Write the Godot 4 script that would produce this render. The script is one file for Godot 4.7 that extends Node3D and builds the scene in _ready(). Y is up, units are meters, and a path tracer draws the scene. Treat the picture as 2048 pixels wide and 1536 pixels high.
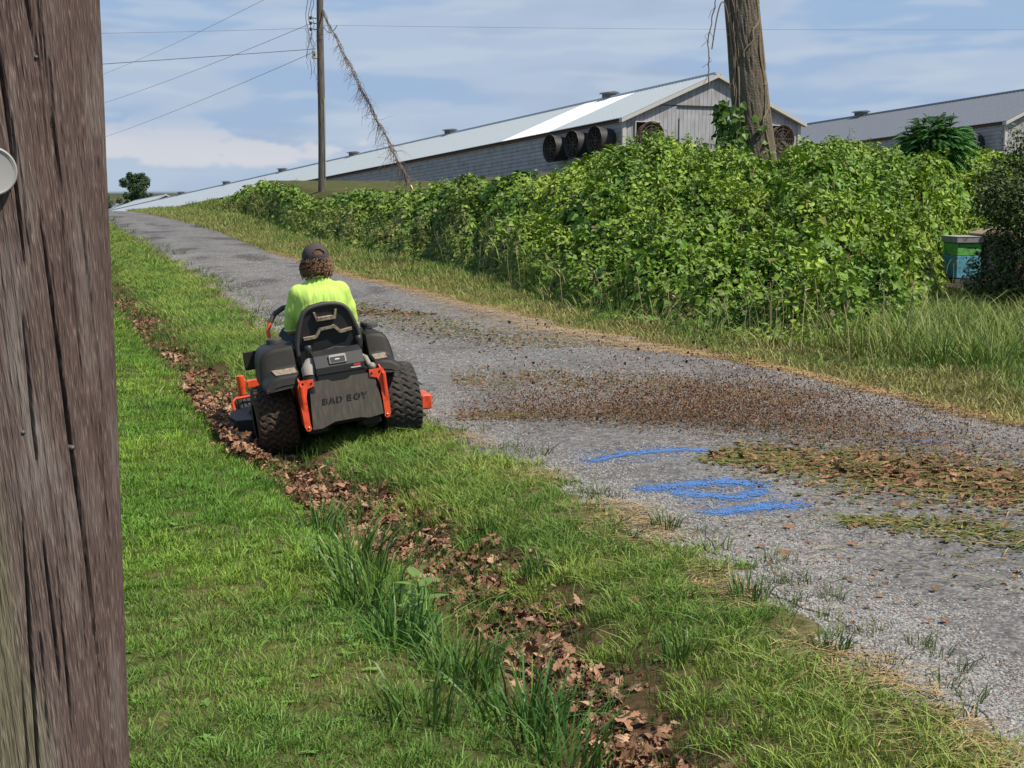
extends Node3D
# A rider on a zero turn mower clearing a leaf filled ditch beside a gravel lane, long poultry houses on the rise behind.
# World: y up, metres, the camera looks towards -z. "d" below is the distance ahead (d = -z).

const TAU2 := PI * 2.0
var M := {}                      # materials
var tl := PackedFloat32Array()   # lane left edge, x at d = i / 4
var tr := PackedFloat32Array()   # lane right edge
var td := PackedFloat32Array()   # ditch centre
var n_fine := FastNoiseLite.new()
var n_mid := FastNoiseLite.new()
var n_big := FastNoiseLite.new()
var rng := RandomNumberGenerator.new()
var used := {}


# ------------------------------------------------------------------ mesh buffer
class MB:
	var v := PackedVector3Array()
	var c := PackedColorArray()
	var uv := PackedVector2Array()
	var i := PackedInt32Array()
	var col := Color.WHITE

	func p(a: Vector3, u := Vector2.ZERO) -> int:
		v.append(a)
		c.append(col)
		uv.append(u)
		return v.size() - 1

	func t(a: int, b: int, d: int) -> void:
		i.append(a)
		i.append(b)
		i.append(d)

	func tri(a: Vector3, b: Vector3, d: Vector3) -> void:
		t(p(a), p(b), p(d))

	func quad(a: Vector3, b: Vector3, d: Vector3, e: Vector3) -> void:
		var k := p(a, Vector2(0, 0))
		p(b, Vector2(0, 1))
		p(d, Vector2(1, 1))
		p(e, Vector2(1, 0))
		t(k, k + 1, k + 2)
		t(k, k + 2, k + 3)

	# eight corners: 0-3 the lower ring, 4-7 the upper ring above them
	func hexa(q: Array) -> void:
		var mid := Vector3.ZERO
		for a in q:
			mid += a / 8.0
		for f in [[0, 1, 2, 3], [4, 5, 6, 7], [0, 1, 5, 4], [1, 2, 6, 5], [2, 3, 7, 6], [3, 0, 4, 7]]:
			var a: Vector3 = q[f[0]]
			var b: Vector3 = q[f[1]]
			var d: Vector3 = q[f[2]]
			var e: Vector3 = q[f[3]]
			var nn := (d - a).cross(b - a)
			if nn.dot((a + d) * 0.5 - mid) < 0.0:
				quad(e, d, b, a)
			else:
				quad(a, b, d, e)

	func box(at: Vector3, s: Vector3, bas := Basis.IDENTITY) -> void:
		var h := s * 0.5
		var q := []
		for y in [-1, 1]:
			for k in [[-1, -1], [1, -1], [1, 1], [-1, 1]]:
				q.append(at + bas * Vector3(k[0] * h.x, y * h.y, k[1] * h.z))
		hexa(q)

	# box with chamfered vertical and horizontal edges
	func cbox(at: Vector3, s: Vector3, ch: float, bas := Basis.IDENTITY) -> void:
		var rings := [[-0.5, ch, 0.0], [-0.5, 0.0, ch], [0.5, 0.0, -ch], [0.5, ch, 0.0]]
		var ringpts := []
		for r in rings:
			var hx: float = s.x * 0.5 - r[1]
			var hz: float = s.z * 0.5 - r[1]
			var y: float = s.y * r[0] + r[2]
			var pts := []
			for k in [[-1, -1, 1, 0], [1, -1, -1, 0], [1, -1, 0, 1], [1, 1, 0, -1], [1, 1, -1, 0], [-1, 1, 1, 0], [-1, 1, 0, -1], [-1, -1, 0, 1]]:
				pts.append(at + bas * Vector3(k[0] * hx + k[2] * ch, y, k[1] * hz + k[3] * ch))
			ringpts.append(pts)
		for j in 3:
			for k in 8:
				var e := (k + 1) % 8
				quad(ringpts[j][k], ringpts[j][e], ringpts[j + 1][e], ringpts[j + 1][k])
		for w in [0, 3]:
			for k in range(1, 7):
				if w == 0:
					tri(ringpts[0][0], ringpts[0][k + 1], ringpts[0][k])
				else:
					tri(ringpts[3][0], ringpts[3][k], ringpts[3][k + 1])

	# smooth grid of rows x cols points
	func grid(pts: PackedVector3Array, cols: int, wrap := false, us := 1.0, vs := 1.0) -> void:
		var rows := pts.size() / cols
		var k0 := v.size()
		for r in rows:
			for q in cols:
				p(pts[r * cols + q], Vector2(us * q / maxf(cols - 1, 1), vs * r / maxf(rows - 1, 1)))
		for r in rows - 1:
			for q in (cols if wrap else cols - 1):
				var e := (q + 1) % cols
				var a := k0 + r * cols + q
				var b := k0 + r * cols + e
				t(a, a + cols, b + cols)
				t(a, b + cols, b)

	func tube(path: PackedVector3Array, rad: PackedFloat32Array, sides := 6, caps := true) -> void:
		var pts := PackedVector3Array()
		var up := Vector3.UP
		for k in path.size():
			var dir := (path[mini(k + 1, path.size() - 1)] - path[maxi(k - 1, 0)]).normalized()
			if absf(dir.dot(up)) > 0.95:
				up = Vector3.RIGHT if absf(dir.x) < 0.8 else Vector3.BACK
			var s := dir.cross(up).normalized()
			up = s.cross(dir).normalized()
			for q in sides:
				var an := TAU * q / sides
				pts.append(path[k] + (s * cos(an) + up * sin(an)) * rad[mini(k, rad.size() - 1)])
		grid(pts, sides, true)
		if caps:
			for e in [0, path.size() - 1]:
				var m := p(path[e])
				for q in sides:
					var a := p(pts[e * sides + q])
					var b := p(pts[e * sides + (q + 1) % sides])
					if e == 0:
						t(m, a, b)
					else:
						t(m, b, a)

	# prof: (radius, height) pairs turned round the axis of bas.y at "at"
	func lathe(at: Vector3, prof: Array, sides := 24, bas := Basis.IDENTITY) -> void:
		var pts := PackedVector3Array()
		for r in prof:
			for q in sides:
				var an := TAU * q / sides
				pts.append(at + bas * Vector3(cos(an) * r[0], r[1], sin(an) * r[0]))
		grid(pts, sides, true)

	# flat outline (x, y) with thickness along z, in the frame bas/at; convex or not
	func slab(poly: PackedVector2Array, z0: float, z1: float, at := Vector3.ZERO, bas := Basis.IDENTITY) -> void:
		var tri_ids := Geometry2D.triangulate_polygon(poly)
		for z in [z0, z1]:
			var k0 := v.size()
			for q in poly:
				p(at + bas * Vector3(q.x, q.y, z), q)
			for k in range(0, tri_ids.size(), 3):
				var a: int = k0 + tri_ids[k]
				var b: int = k0 + tri_ids[k + 1]
				var d: int = k0 + tri_ids[k + 2]
				var nn := (v[d] - v[a]).cross(v[b] - v[a])
				var want := bas * Vector3(0, 0, (z1 - z0) * (1.0 if z == z1 else -1.0))
				if nn.dot(want) < 0:
					t(a, d, b)
				else:
					t(a, b, d)
		var area := 0.0
		for k in poly.size():
			var e := (k + 1) % poly.size()
			area += poly[k].cross(poly[e])
		for k in poly.size():
			var e := (k + 1) % poly.size()
			var a := at + bas * Vector3(poly[k].x, poly[k].y, z0)
			var b := at + bas * Vector3(poly[e].x, poly[e].y, z0)
			var d := at + bas * Vector3(poly[e].x, poly[e].y, z1)
			var f := at + bas * Vector3(poly[k].x, poly[k].y, z1)
			if area * (z1 - z0) > 0:
				quad(a, f, d, b)
			else:
				quad(a, b, d, f)

	func done() -> ArrayMesh:
		var n := PackedVector3Array()
		n.resize(v.size())
		for k in range(0, i.size(), 3):
			var a := i[k]
			var b := i[k + 1]
			var d := i[k + 2]
			var f := (v[d] - v[a]).cross(v[b] - v[a])
			n[a] += f
			n[b] += f
			n[d] += f
		for k in n.size():
			n[k] = n[k].normalized() if n[k].length_squared() > 1e-20 else Vector3.UP
		var arr := []
		arr.resize(Mesh.ARRAY_MAX)
		arr[Mesh.ARRAY_VERTEX] = v
		arr[Mesh.ARRAY_NORMAL] = n
		arr[Mesh.ARRAY_COLOR] = c
		arr[Mesh.ARRAY_TEX_UV] = uv
		arr[Mesh.ARRAY_INDEX] = i
		var m := ArrayMesh.new()
		m.add_surface_from_arrays(Mesh.PRIMITIVE_TRIANGLES, arr)
		return m


# ------------------------------------------------------------------ scene helpers
func numbered(called: String) -> String:
	var k: int = used.get(called, 0)
	used[called] = k + 1
	return called if k == 0 else "%s_%03d" % [called, k]


func tag(o: Node3D, label: String, category: String, group := "", kind := "") -> Node3D:
	o.set_meta("label", label)
	o.set_meta("category", category)
	if group:
		o.set_meta("group", group)
	if kind:
		o.set_meta("kind", kind)
	return o


func thing(called: String, label: String, category: String, xf := Transform3D.IDENTITY, group := "") -> Node3D:
	var o := Node3D.new()
	o.name = numbered(called)
	add_child(o, true)
	o.transform = xf
	return tag(o, label, category, group)


func part(called: String, mesh: Mesh, mat: Material, parent: Node3D, xf := Transform3D.IDENTITY) -> MeshInstance3D:
	var o := MeshInstance3D.new()
	o.name = called
	o.mesh = mesh
	o.material_override = mat
	o.transform = xf
	parent.add_child(o, true)
	return o


func structure(called: String, mesh: Mesh, mat: Material, label: String) -> MeshInstance3D:
	var o := part(called, mesh, mat, self)
	o.set_meta("kind", "structure")
	o.set_meta("label", label)
	o.set_meta("category", called.replace("_", " "))
	return o


func copies(called: String, mesh: Mesh, mat: Material, where: Array, cols: PackedColorArray, parent: Node3D) -> MultiMeshInstance3D:
	var mm := MultiMesh.new()
	mm.transform_format = MultiMesh.TRANSFORM_3D
	mm.use_colors = true
	mm.mesh = mesh
	mm.instance_count = where.size()
	for k in where.size():
		mm.set_instance_transform(k, where[k])
		mm.set_instance_color(k, cols[k])
	var o := MultiMeshInstance3D.new()
	o.name = called
	o.multimesh = mm
	o.material_override = mat
	parent.add_child(o, true)
	o.set_meta("kind", "stuff")
	return o


# several shapes of one sort, scattered; all become children of one holder
class Scatter:
	var where := []
	var cols := []
	func _init(n: int) -> void:
		for k in n:
			where.append([])
			cols.append(PackedColorArray())
	func add(k: int, t: Transform3D, c: Color) -> void:
		where[k].append(t)
		cols[k].append(c)


func spread(s: Scatter, called: String, meshes: Array, mat: Material, parent: Node3D) -> void:
	for k in meshes.size():
		if s.where[k].size():
			copies(called, meshes[k], mat, s.where[k], s.cols[k], parent)


func lin(r: float, g: float, b: float) -> Color:
	return Color(r, g, b).linear_to_srgb()


func mat(col: Color, rough := 0.8, metal := 0.0, spec := 0.5) -> StandardMaterial3D:
	var m := StandardMaterial3D.new()
	m.albedo_color = col
	m.roughness = rough
	m.metallic = metal
	m.metallic_specular = spec
	return m


func leafy(rough := 0.6, back := 0.5, spec := 0.35) -> StandardMaterial3D:
	var m := mat(Color.WHITE, rough, 0.0, spec)
	m.vertex_color_use_as_albedo = true
	m.cull_mode = BaseMaterial3D.CULL_DISABLED
	if back > 0.0:
		m.backlight_enabled = true
		m.backlight = Color(back, back, back * 0.6)
	return m


func noise_tex(freq: float, kind: int, size: int, ramp: Array, octaves := 4, sd := 1, cell := -1) -> NoiseTexture2D:
	var n := FastNoiseLite.new()
	n.noise_type = kind
	n.frequency = freq
	n.fractal_octaves = octaves
	n.seed = sd
	if cell >= 0:
		n.cellular_return_type = cell
		n.fractal_type = FastNoiseLite.FRACTAL_NONE
	var t := NoiseTexture2D.new()
	t.width = size
	t.height = size
	t.seamless = true
	t.seamless_blend_skirt = 0.15
	t.noise = n
	var g := Gradient.new()
	g.offsets = PackedFloat32Array()
	g.colors = PackedColorArray()
	var off := PackedFloat32Array()
	var cc := PackedColorArray()
	for r in ramp:
		off.append(r[0])
		cc.append(r[1])
	g.offsets = off
	g.colors = cc
	t.color_ramp = g
	return t


func grey_ramp(a: float, b: float) -> Array:
	return [[0.0, Color(a, a, a)], [1.0, Color(b, b, b)]]


func world_map(m: StandardMaterial3D, metres: float, in_world := true) -> StandardMaterial3D:
	m.uv1_triplanar = true
	m.uv1_world_triplanar = in_world
	m.uv1_scale = Vector3.ONE / metres
	return m


func relief(m: StandardMaterial3D, tex: Texture2D, cm: float) -> void:
	m.heightmap_enabled = true
	m.heightmap_texture = tex
	m.heightmap_scale = cm


# ------------------------------------------------------------------ the lie of the land
func table(pts: Array) -> PackedFloat32Array:
	var raw := PackedFloat32Array()
	for k in 900:
		var d := -10.0 + k * 0.25
		var x: float = pts[0][1]
		for j in pts.size() - 1:
			if d >= pts[j][0]:
				var f := clampf((d - pts[j][0]) / (pts[j + 1][0] - pts[j][0]), 0.0, 1.0)
				x = lerpf(pts[j][1], pts[j + 1][1], f)
		raw.append(x)
	for turn in 3:
		var o := raw.duplicate()
		for k in range(2, raw.size() - 2):
			o[k] = (raw[k - 2] + raw[k - 1] + raw[k] + raw[k + 1] + raw[k + 2]) / 5.0
		raw = o
	return raw


func look(tab: PackedFloat32Array, d: float) -> float:
	var f := clampf((d + 10.0) * 4.0, 0.0, 897.0)
	var k := int(f)
	return lerpf(tab[k], tab[k + 1], f - k)


func pick(pts: Array, x: float) -> float:
	if x <= pts[0][0]:
		return pts[0][1]
	for j in pts.size() - 1:
		if x <= pts[j + 1][0]:
			return lerpf(pts[j][1], pts[j + 1][1], (x - pts[j][0]) / (pts[j + 1][0] - pts[j][0]))
	return pts[-1][1]


# bearing (x over d) -> where the vine thicket begins, how far its crest lies and how high that is
const FRONT := [[-0.232, 80.0], [-0.21, 70.0], [-0.19, 60.0], [-0.149, 42.0], [-0.114, 35.5], [-0.079, 31.5], [-0.008, 24.6], [0.02, 21.3], [0.057, 18.6], [0.114, 16.9], [0.182, 15.1], [0.241, 14.3], [0.265, 15.2], [0.285, 17.4], [0.302, 20.8], [0.318, 23.4], [0.5, 24.5]]
const CREST_D := [[-0.232, 90.0], [-0.21, 76.0], [-0.19, 66.0], [-0.16, 52.0], [-0.135, 47.0], [-0.114, 42.0], [-0.079, 37.0], [-0.044, 33.0], [-0.008, 29.0], [0.03, 27.0], [0.1, 26.0], [0.24, 27.0], [0.36, 30.0], [0.5, 31.0]]
const CREST_Y := [[-0.232, 0.75], [-0.22, 0.9], [-0.21, 1.25], [-0.199, 1.3], [-0.186, 1.82], [-0.172, 2.05], [-0.152, 1.82], [-0.135, 1.32], [-0.117, 1.62], [-0.093, 1.66], [-0.068, 1.62], [-0.044, 1.86], [-0.008, 1.9], [0.03, 2.02], [0.055, 2.24], [0.087, 2.52], [0.101, 2.78], [0.112, 2.65], [0.132, 2.4], [0.155, 2.42], [0.168, 2.2], [0.182, 2.2], [0.192, 2.42], [0.2, 2.58], [0.224, 2.62], [0.255, 2.44], [0.29, 2.45], [0.36, 2.5], [0.5, 2.5]]


func lane_y(d: float) -> float:
	var f := smoothstep(18.0, 68.0, d)
	return 0.55 * f - 0.03 * maxf(d - 78.0, 0.0) * smoothstep(78.0, 95.0, d)


func pad_y(x: float, d: float) -> float:
	var t := (x - 10.36) * -0.468 + (d - 74.0) * 0.884
	var u := -0.884 * (x - 10.36) + 0.468 * (74.0 - d)
	return 2.85 - (0.06 * t if t > 0.0 else -0.03 * t) - minf(0.08 * maxf(u - 6.5, 0.0), 0.7)


func ground_y(x: float, d: float) -> float:
	var y := lane_y(d)
	var l := look(tl, d)
	var r := look(tr, d)
	if x < l:
		var c := look(td, d)
		var fade := 1.0 - smoothstep(22.0, 32.0, d)
		var e := (x - c) / 0.36
		y -= 0.17 * exp(-e * e) * fade
		y += 0.035 * clampf(c - x, 0.0, 5.0) * fade
		y -= 0.02 * smoothstep(0.0, 0.5, l - x)
	elif x > r:
		var b := x / maxf(d, 0.5)
		var s := d - pick(FRONT, b)
		y += 0.05 * smoothstep(0.2, 1.5, x - r)
		if s > 0.0 and b > -0.28:
			y = lerpf(y, pad_y(x, d), smoothstep(0.0, 9.0 + d * 0.05, s))
	else:
		var f := (x - l) / maxf(r - l, 0.1)
		y += 0.05 * 4.0 * f * (1.0 - f) * 0.6
	var amp := 1.0 - smoothstep(60.0, 120.0, d)
	return y + (n_mid.get_noise_2d(x, d) * 0.02 + n_fine.get_noise_2d(x, d) * 0.008) * amp


func vine_y(x: float, d: float) -> float:
	var b := x / d
	var df := pick(FRONT, b)
	var dc := pick(CREST_D, b)
	var yc := pick(CREST_Y, b)
	var base := lane_y(d) + 0.05
	var lip := base + 0.34 * smoothstep(0.0, 0.5, d - df)
	var y := lip
	if d < dc:
		y = lerpf(lip, yc, pow(clampf((d - df) / (dc - df), 0.0, 1.0), 0.95))
	else:
		y = yc - 0.1 * (d - dc)
	var lump := n_big.get_noise_2d(x * 1.6, d * 1.6) * 0.30 + n_mid.get_noise_2d(x * 1.1 + 40.0, d * 1.1) * 0.55 + n_mid.get_noise_2d(x * 2.7 + 90.0, d * 2.7) * 0.2 - 0.16
	lump *= smoothstep(0.0, 0.8, d - df) * (1.0 - 0.5 * smoothstep(dc - 3.5, dc - 0.5, d))
	# nothing stands higher than the crest seen from the lawn, but for small shoots
	var cap := 1.62 + (yc - 1.62) * d / dc + 0.34 * n_mid.get_noise_2d(x * 1.0 + 17.0, d * 0.6) + 0.14 * n_mid.get_noise_2d(x * 2.6, d * 2.6)
	return minf(maxf(y + lump, base - 0.1), cap)


func blade_col(a: Color, b: Color, f: float) -> Color:
	return a.lerp(b, clampf(f, 0.0, 1.0))


# ------------------------------------------------------------------ start
func _ready() -> void:
	rng.seed = 20240611
	# camera: eye height 1.62 m, a 2x phone lens
	var cam := Camera3D.new()
	cam.name = "camera"
	cam.fov = rad_to_deg(2.0 * atan(768.0 / 2842.0))
	cam.near = 0.05
	cam.far = 6000.0
	cam.position = Vector3(0, 1.62, 0)
	cam.rotation = Vector3(-atan(383.0 / 2842.0), 0, 0)
	cam.current = true
	add_child(cam)
	# sky and exposure
	var env := Environment.new()
	env.background_mode = Environment.BG_SKY
	var sky := Sky.new()
	var pano := PanoramaSkyMaterial.new()
	pano.panorama = ImageTexture.create_from_image(sky_picture())
	pano.energy_multiplier = 1.0
	sky.sky_material = pano
	env.sky = sky
	env.background_energy_multiplier = 0.69
	env.tonemap_mode = Environment.TONE_MAPPER_LINEAR
	env.tonemap_exposure = 1.5
	env.sdfgi_enabled = true
	env.ssao_enabled = true
	env.ssil_enabled = true
	var we := WorldEnvironment.new()
	we.name = "world_environment"
	we.environment = env
	add_child(we)
	# sun: high, to the right and a little behind the camera
	var sun := DirectionalLight3D.new()
	sun.name = "sun"
	sun.light_energy = 1.36
	sun.light_color = Color(1.0, 0.95, 0.87)
	sun.light_angular_distance = 0.5
	sun.shadow_enabled = true
	var to_sun := Vector3(0.50, 0.82, 0.24).normalized()
	sun.basis = Basis.looking_at(-to_sun, Vector3.FORWARD)
	add_child(sun)

	n_fine.seed = 3
	n_fine.frequency = 3.0
	n_fine.fractal_octaves = 2
	n_mid.seed = 5
	n_mid.frequency = 0.8
	n_mid.fractal_octaves = 2
	n_big.seed = 9
	n_big.frequency = 0.28
	n_big.fractal_octaves = 3
	tl = table([[-10, 5.4], [0, 2.55], [2, 2.05], [4.0, 1.52], [4.8, 1.29], [6.0, 1.0], [7.2, 0.58], [8.7, -0.07], [10.07, -0.62], [17.26, -2.95], [21.7, -4.24], [27.7, -6.08], [34.9, -8.49], [41.1, -10.64], [47.1, -12.76], [52.3, -14.5], [62, -17.9], [75, -22.3], [120, -38], [220, -74]])
	tr = table([[-10, 9.6], [2, 6.2], [6.0, 4.9], [9.74, 3.56], [10.94, 3.1], [12.83, 2.55], [14.25, 1.90], [16.32, 1.01], [19.47, -0.16], [24.42, -1.92], [27.02, -3.0], [31.87, -4.74], [37.15, -6.56], [45.27, -9.10], [52.31, -11.42], [61.06, -14.6], [75, -19.3], [120, -35], [220, -71]])
	td = table([[-10, 4.6], [0, 1.75], [3, 0.75], [4.23, 0.31], [4.77, 0.23], [5.21, 0.14], [5.87, -0.08], [6.36, -0.29], [6.93, -0.56], [7.48, -0.82], [8.28, -1.20], [9.07, -1.51], [10.47, -1.99], [11.76, -2.40], [13.4, -2.97], [15.57, -3.82], [19.27, -5.06], [21.77, -5.94], [30, -8.9], [60, -19.5], [220, -76]])
	make_materials()
	build_ground()
	build_lane()
	build_barns()
	build_near_pole()
	build_far_poles()
	build_trunk()
	build_vines()
	build_shrubs()
	build_hives()
	build_mower()
	build_rider()
	build_leaves()
	build_gravel()
	build_debris()
	build_grass()
	build_clumps()


func ring(n: FastNoiseLite, az: float, fa: float, y: float, off: float) -> float:
	# noise that closes on itself round the horizon; az in degrees
	var r := 57.3 * fa
	return n.get_noise_3d(sin(deg_to_rad(az)) * r + off, y, cos(deg_to_rad(az)) * r)


func sky_at(az: float, el: float, n1: FastNoiseLite, n2: FastNoiseLite) -> Color:
	# az, el in degrees; thin high cloud over a pale blue sky, heaped cloud low down
	var e := maxf(el, 0.0)
	var base := Color(0.66, 0.745, 0.85)
	if e < 3.0:
		base = Color(0.665, 0.74, 0.835).lerp(Color(0.63, 0.72, 0.835), e / 3.0)
	elif e < 9.0:
		base = Color(0.63, 0.72, 0.835).lerp(Color(0.60, 0.715, 0.86), (e - 3.0) / 6.0)
	else:
		base = Color(0.60, 0.715, 0.86).lerp(Color(0.36, 0.53, 0.78), pow((e - 9.0) / 81.0, 0.7))
	var skew := e * 5.0 + 6.0 * ring(n2, az, 0.25, 3.0, 700.0)
	var s := ring(n1, az, 1.0, skew, 0.0)
	var s2 := ring(n1, az, 2.3, skew * 2.2 + 70.0, 300.0)
	var veil := smoothstep(-0.42, 0.22, s + 0.5 * s2)
	var blue := Color(0.55, 0.685, 0.85).lerp(Color(0.33, 0.51, 0.79), smoothstep(9.0, 60.0, e))
	var pale := Color(0.725, 0.785, 0.86)
	var c := base
	c = c.lerp(blue, (1.0 - veil) * 0.42 * smoothstep(0.8, 3.0, e))
	c = c.lerp(pale, smoothstep(0.55, 1.0, veil) * 0.6)
	# grey undersides of the veil, fine streaks
	var g := ring(n2, az, 1.4, skew * 1.3, 90.0)
	c = c.lerp(Color(0.615, 0.69, 0.795), smoothstep(0.0, 0.45, g) * 0.65)
	var f := ring(n1, az, 3.0, skew * 5.0, 1500.0)
	c = c.lerp(Color(0.77, 0.815, 0.875), smoothstep(0.05, 0.4, f) * 0.5)
	# heaped clouds near the horizon, flat below
	var h := ring(n2, az, 3.0, e * 11.0 + 20.0, 40.0) * 0.9 + ring(n1, az, 9.0, e * 26.0, 10.0) * 0.45
	var bank := ring(n1, az, 0.9, 11.0, 537.0)
	var low := smoothstep(0.95, 1.05, e + 0.12 * h) * (1.0 - smoothstep(1.7, 3.0 + bank * 1.4, e))
	var heap := smoothstep(0.0, 0.16, h + 0.12 + bank * 0.6 - 0.3 * absf(e - 1.7)) * low
	c = c.lerp(Color(0.85, 0.845, 0.865), heap * 0.85)
	c = c.lerp(Color(0.70, 0.745, 0.80), 0.18)
	return c


func sky_picture() -> Image:
	var n1 := FastNoiseLite.new()
	n1.seed = 21
	n1.frequency = 0.045
	n1.fractal_octaves = 4
	var n2 := FastNoiseLite.new()
	n2.seed = 77
	n2.frequency = 0.05
	n2.fractal_octaves = 5
	# the left edge of the picture is straight ahead
	var im := Image.create(1024, 512, false, Image.FORMAT_RGB8)
	for y in 512:
		var el := 90.0 - (y + 0.5) / 512.0 * 180.0
		if el < -2.0:
			im.fill_rect(Rect2i(0, y, 1024, 512 - y), Color(0.33, 0.36, 0.28))
			break
		for x in 1024:
			im.set_pixel(x, y, sky_at((x + 0.5) / 1024.0 * 360.0, el, n1, n2))
	im.resize(4096, 2048, Image.INTERPOLATE_BILINEAR)
	for y in range(880, 1024):
		var el := 90.0 - (y + 0.5) / 2048.0 * 180.0
		for x in range(-330, 330):
			im.set_pixel(posmod(x, 4096), y, sky_at((x + 0.5) / 4096.0 * 360.0, el, n1, n2))
	return im


func make_materials() -> void:
	var soil := mat(Color.WHITE, 0.95, 0.0, 0.2)
	soil.vertex_color_use_as_albedo = true
	soil.albedo_texture = noise_tex(0.03, FastNoiseLite.TYPE_SIMPLEX_SMOOTH, 512, [[0.0, Color(0.6, 0.58, 0.5)], [0.5, Color(0.85, 0.83, 0.8)], [1.0, Color(1, 1, 1)]], 5, 4)
	relief(soil, soil.albedo_texture, 2.0)
	M.soil = world_map(soil, 1.1)

	var lane := mat(Color.WHITE, 0.9, 0.0, 0.3)
	lane.vertex_color_use_as_albedo = true
	lane.albedo_texture = noise_tex(0.09, FastNoiseLite.TYPE_CELLULAR, 1024, [[0.0, Color(0.60, 0.60, 0.61)], [0.3, Color(0.74, 0.74, 0.745)], [0.75, Color(0.86, 0.86, 0.865)], [1.0, Color(1, 1, 1)]], 1, 8, FastNoiseLite.RETURN_CELL_VALUE)
	lane.detail_enabled = true
	lane.detail_blend_mode = BaseMaterial3D.BLEND_MODE_MUL
	lane.detail_albedo = noise_tex(0.02, FastNoiseLite.TYPE_SIMPLEX_SMOOTH, 512, [[0.0, Color(0.72, 0.72, 0.72)], [0.45, Color(0.93, 0.93, 0.93)], [1.0, Color(1, 1, 1)]], 5, 15)
	relief(lane, noise_tex(0.09, FastNoiseLite.TYPE_CELLULAR, 1024, [[0.0, Color(1, 1, 1)], [1.0, Color(0, 0, 0)]], 1, 8, FastNoiseLite.RETURN_DISTANCE), 0.4)
	M.lane = world_map(lane, 1.3)

	M.stone = leafy(0.85, 0.0, 0.3)
	M.grass = leafy(0.55, 0.55, 0.35)
	M.dry = leafy(0.85, 0.2, 0.2)
	M.vine = leafy(0.5, 0.6, 0.4)
	M.litter = leafy(0.85, 0.12, 0.2)
	M.paint = mat(lin(0.05, 0.145, 0.37), 0.85)
	relief(M.paint, noise_tex(0.09, FastNoiseLite.TYPE_CELLULAR, 512, grey_ramp(1.0, 0.0), 1, 8, FastNoiseLite.RETURN_DISTANCE), 0.5)
	world_map(M.paint, 0.65)

	# painted / bare metal of the poultry houses
	var grime := noise_tex(0.012, FastNoiseLite.TYPE_SIMPLEX_SMOOTH, 512, [[0.0, Color(0.74, 0.72, 0.70)], [0.35, Color(0.90, 0.89, 0.885)], [0.6, Color(0.96, 0.96, 0.96)], [1.0, Color(1, 1, 1)]], 5, 31)
	var t := mat(lin(0.36, 0.37, 0.41), 0.6, 0.0, 0.4)
	t.albedo_texture = grime
	M.siding = world_map(t, 5.0)
	M.siding.uv1_scale = Vector3(0.5, 0.12, 0.5)
	t = mat(lin(0.36, 0.36, 0.36), 0.6, 0.0, 0.4)
	t.albedo_texture = grime
	M.board = world_map(t, 4.0)
	M.trim = mat(lin(0.42, 0.41, 0.41), 0.6)
	M.roof_grey = mat(lin(0.40, 0.45, 0.49), 0.45, 0.25)
	M.roof_white = mat(lin(0.74, 0.76, 0.78), 0.4, 0.0)
	M.roof_dark = mat(lin(0.20, 0.22, 0.25), 0.5, 0.5)
	M.rust = mat(lin(0.16, 0.085, 0.065), 0.85)
	M.red_wall = mat(lin(0.14, 0.055, 0.045), 0.8)
	M.dark = mat(lin(0.02, 0.02, 0.022), 0.7)
	M.fan = mat(lin(0.028, 0.027, 0.03), 0.45)
	M.fan_in = mat(lin(0.10, 0.085, 0.07), 0.8)
	M.vent = mat(lin(0.09, 0.09, 0.095), 0.6)
	M.concrete = mat(lin(0.30, 0.26, 0.21), 0.9)

	# mower and rider
	var o := mat(lin(0.72, 0.085, 0.025), 0.42, 0.0, 0.5)
	o.albedo_texture = noise_tex(0.02, FastNoiseLite.TYPE_SIMPLEX_SMOOTH, 256, [[0.0, Color(0.72, 0.70, 0.66)], [0.4, Color(0.94, 0.93, 0.92)], [1.0, Color(1, 1, 1)]], 4, 41)
	M.orange = world_map(o, 0.4, false)
	var dusty := noise_tex(0.015, FastNoiseLite.TYPE_SIMPLEX_SMOOTH, 512, [[0.0, Color(0.38, 0.37, 0.355)], [0.5, Color(0.42, 0.41, 0.39)], [0.8, Color(0.47, 0.455, 0.425)], [1.0, Color(0.56, 0.53, 0.48)]], 5, 43)
	o = mat(lin(0.055, 0.054, 0.052), 0.6, 0.0, 0.4)
	o.albedo_color = Color(0.36, 0.36, 0.36)
	o.albedo_texture = dusty
	M.plastic = world_map(o, 0.5, false)
	o = mat(Color(0.76, 0.75, 0.73), 0.7, 0.0, 0.4)
	o.albedo_texture = dusty
	M.plate = world_map(o, 0.6, false)
	M.plate.uv1_scale = Vector3(5.0, 0.9, 5.0)
	M.seat = mat(lin(0.012, 0.012, 0.014), 0.6)
	M.seat_rib = mat(lin(0.045, 0.043, 0.04), 0.65)
	M.black = mat(lin(0.010, 0.010, 0.011), 0.5)
	M.engine = mat(lin(0.022, 0.022, 0.023), 0.45)
	M.steel = mat(lin(0.45, 0.44, 0.42), 0.35, 0.8)
	M.badge = mat(lin(0.32, 0.31, 0.28), 0.4, 0.3)
	M.red_label = mat(lin(0.5, 0.05, 0.03), 0.5)
	M.white_label = mat(lin(0.5, 0.5, 0.48), 0.6)
	M.duct = mat(lin(0.24, 0.22, 0.19), 0.7)
	M.dust = mat(Color.WHITE, 0.9)
	M.dust.albedo_texture = noise_tex(0.03, FastNoiseLite.TYPE_SIMPLEX_SMOOTH, 256, [[0.0, Color(0.22, 0.21, 0.20)], [0.4, Color(0.50, 0.46, 0.40)], [1.0, Color(0.66, 0.60, 0.52)]], 4, 47)
	world_map(M.dust, 0.3, false)
	o = mat(Color.WHITE, 0.85, 0.0, 0.3)
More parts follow.
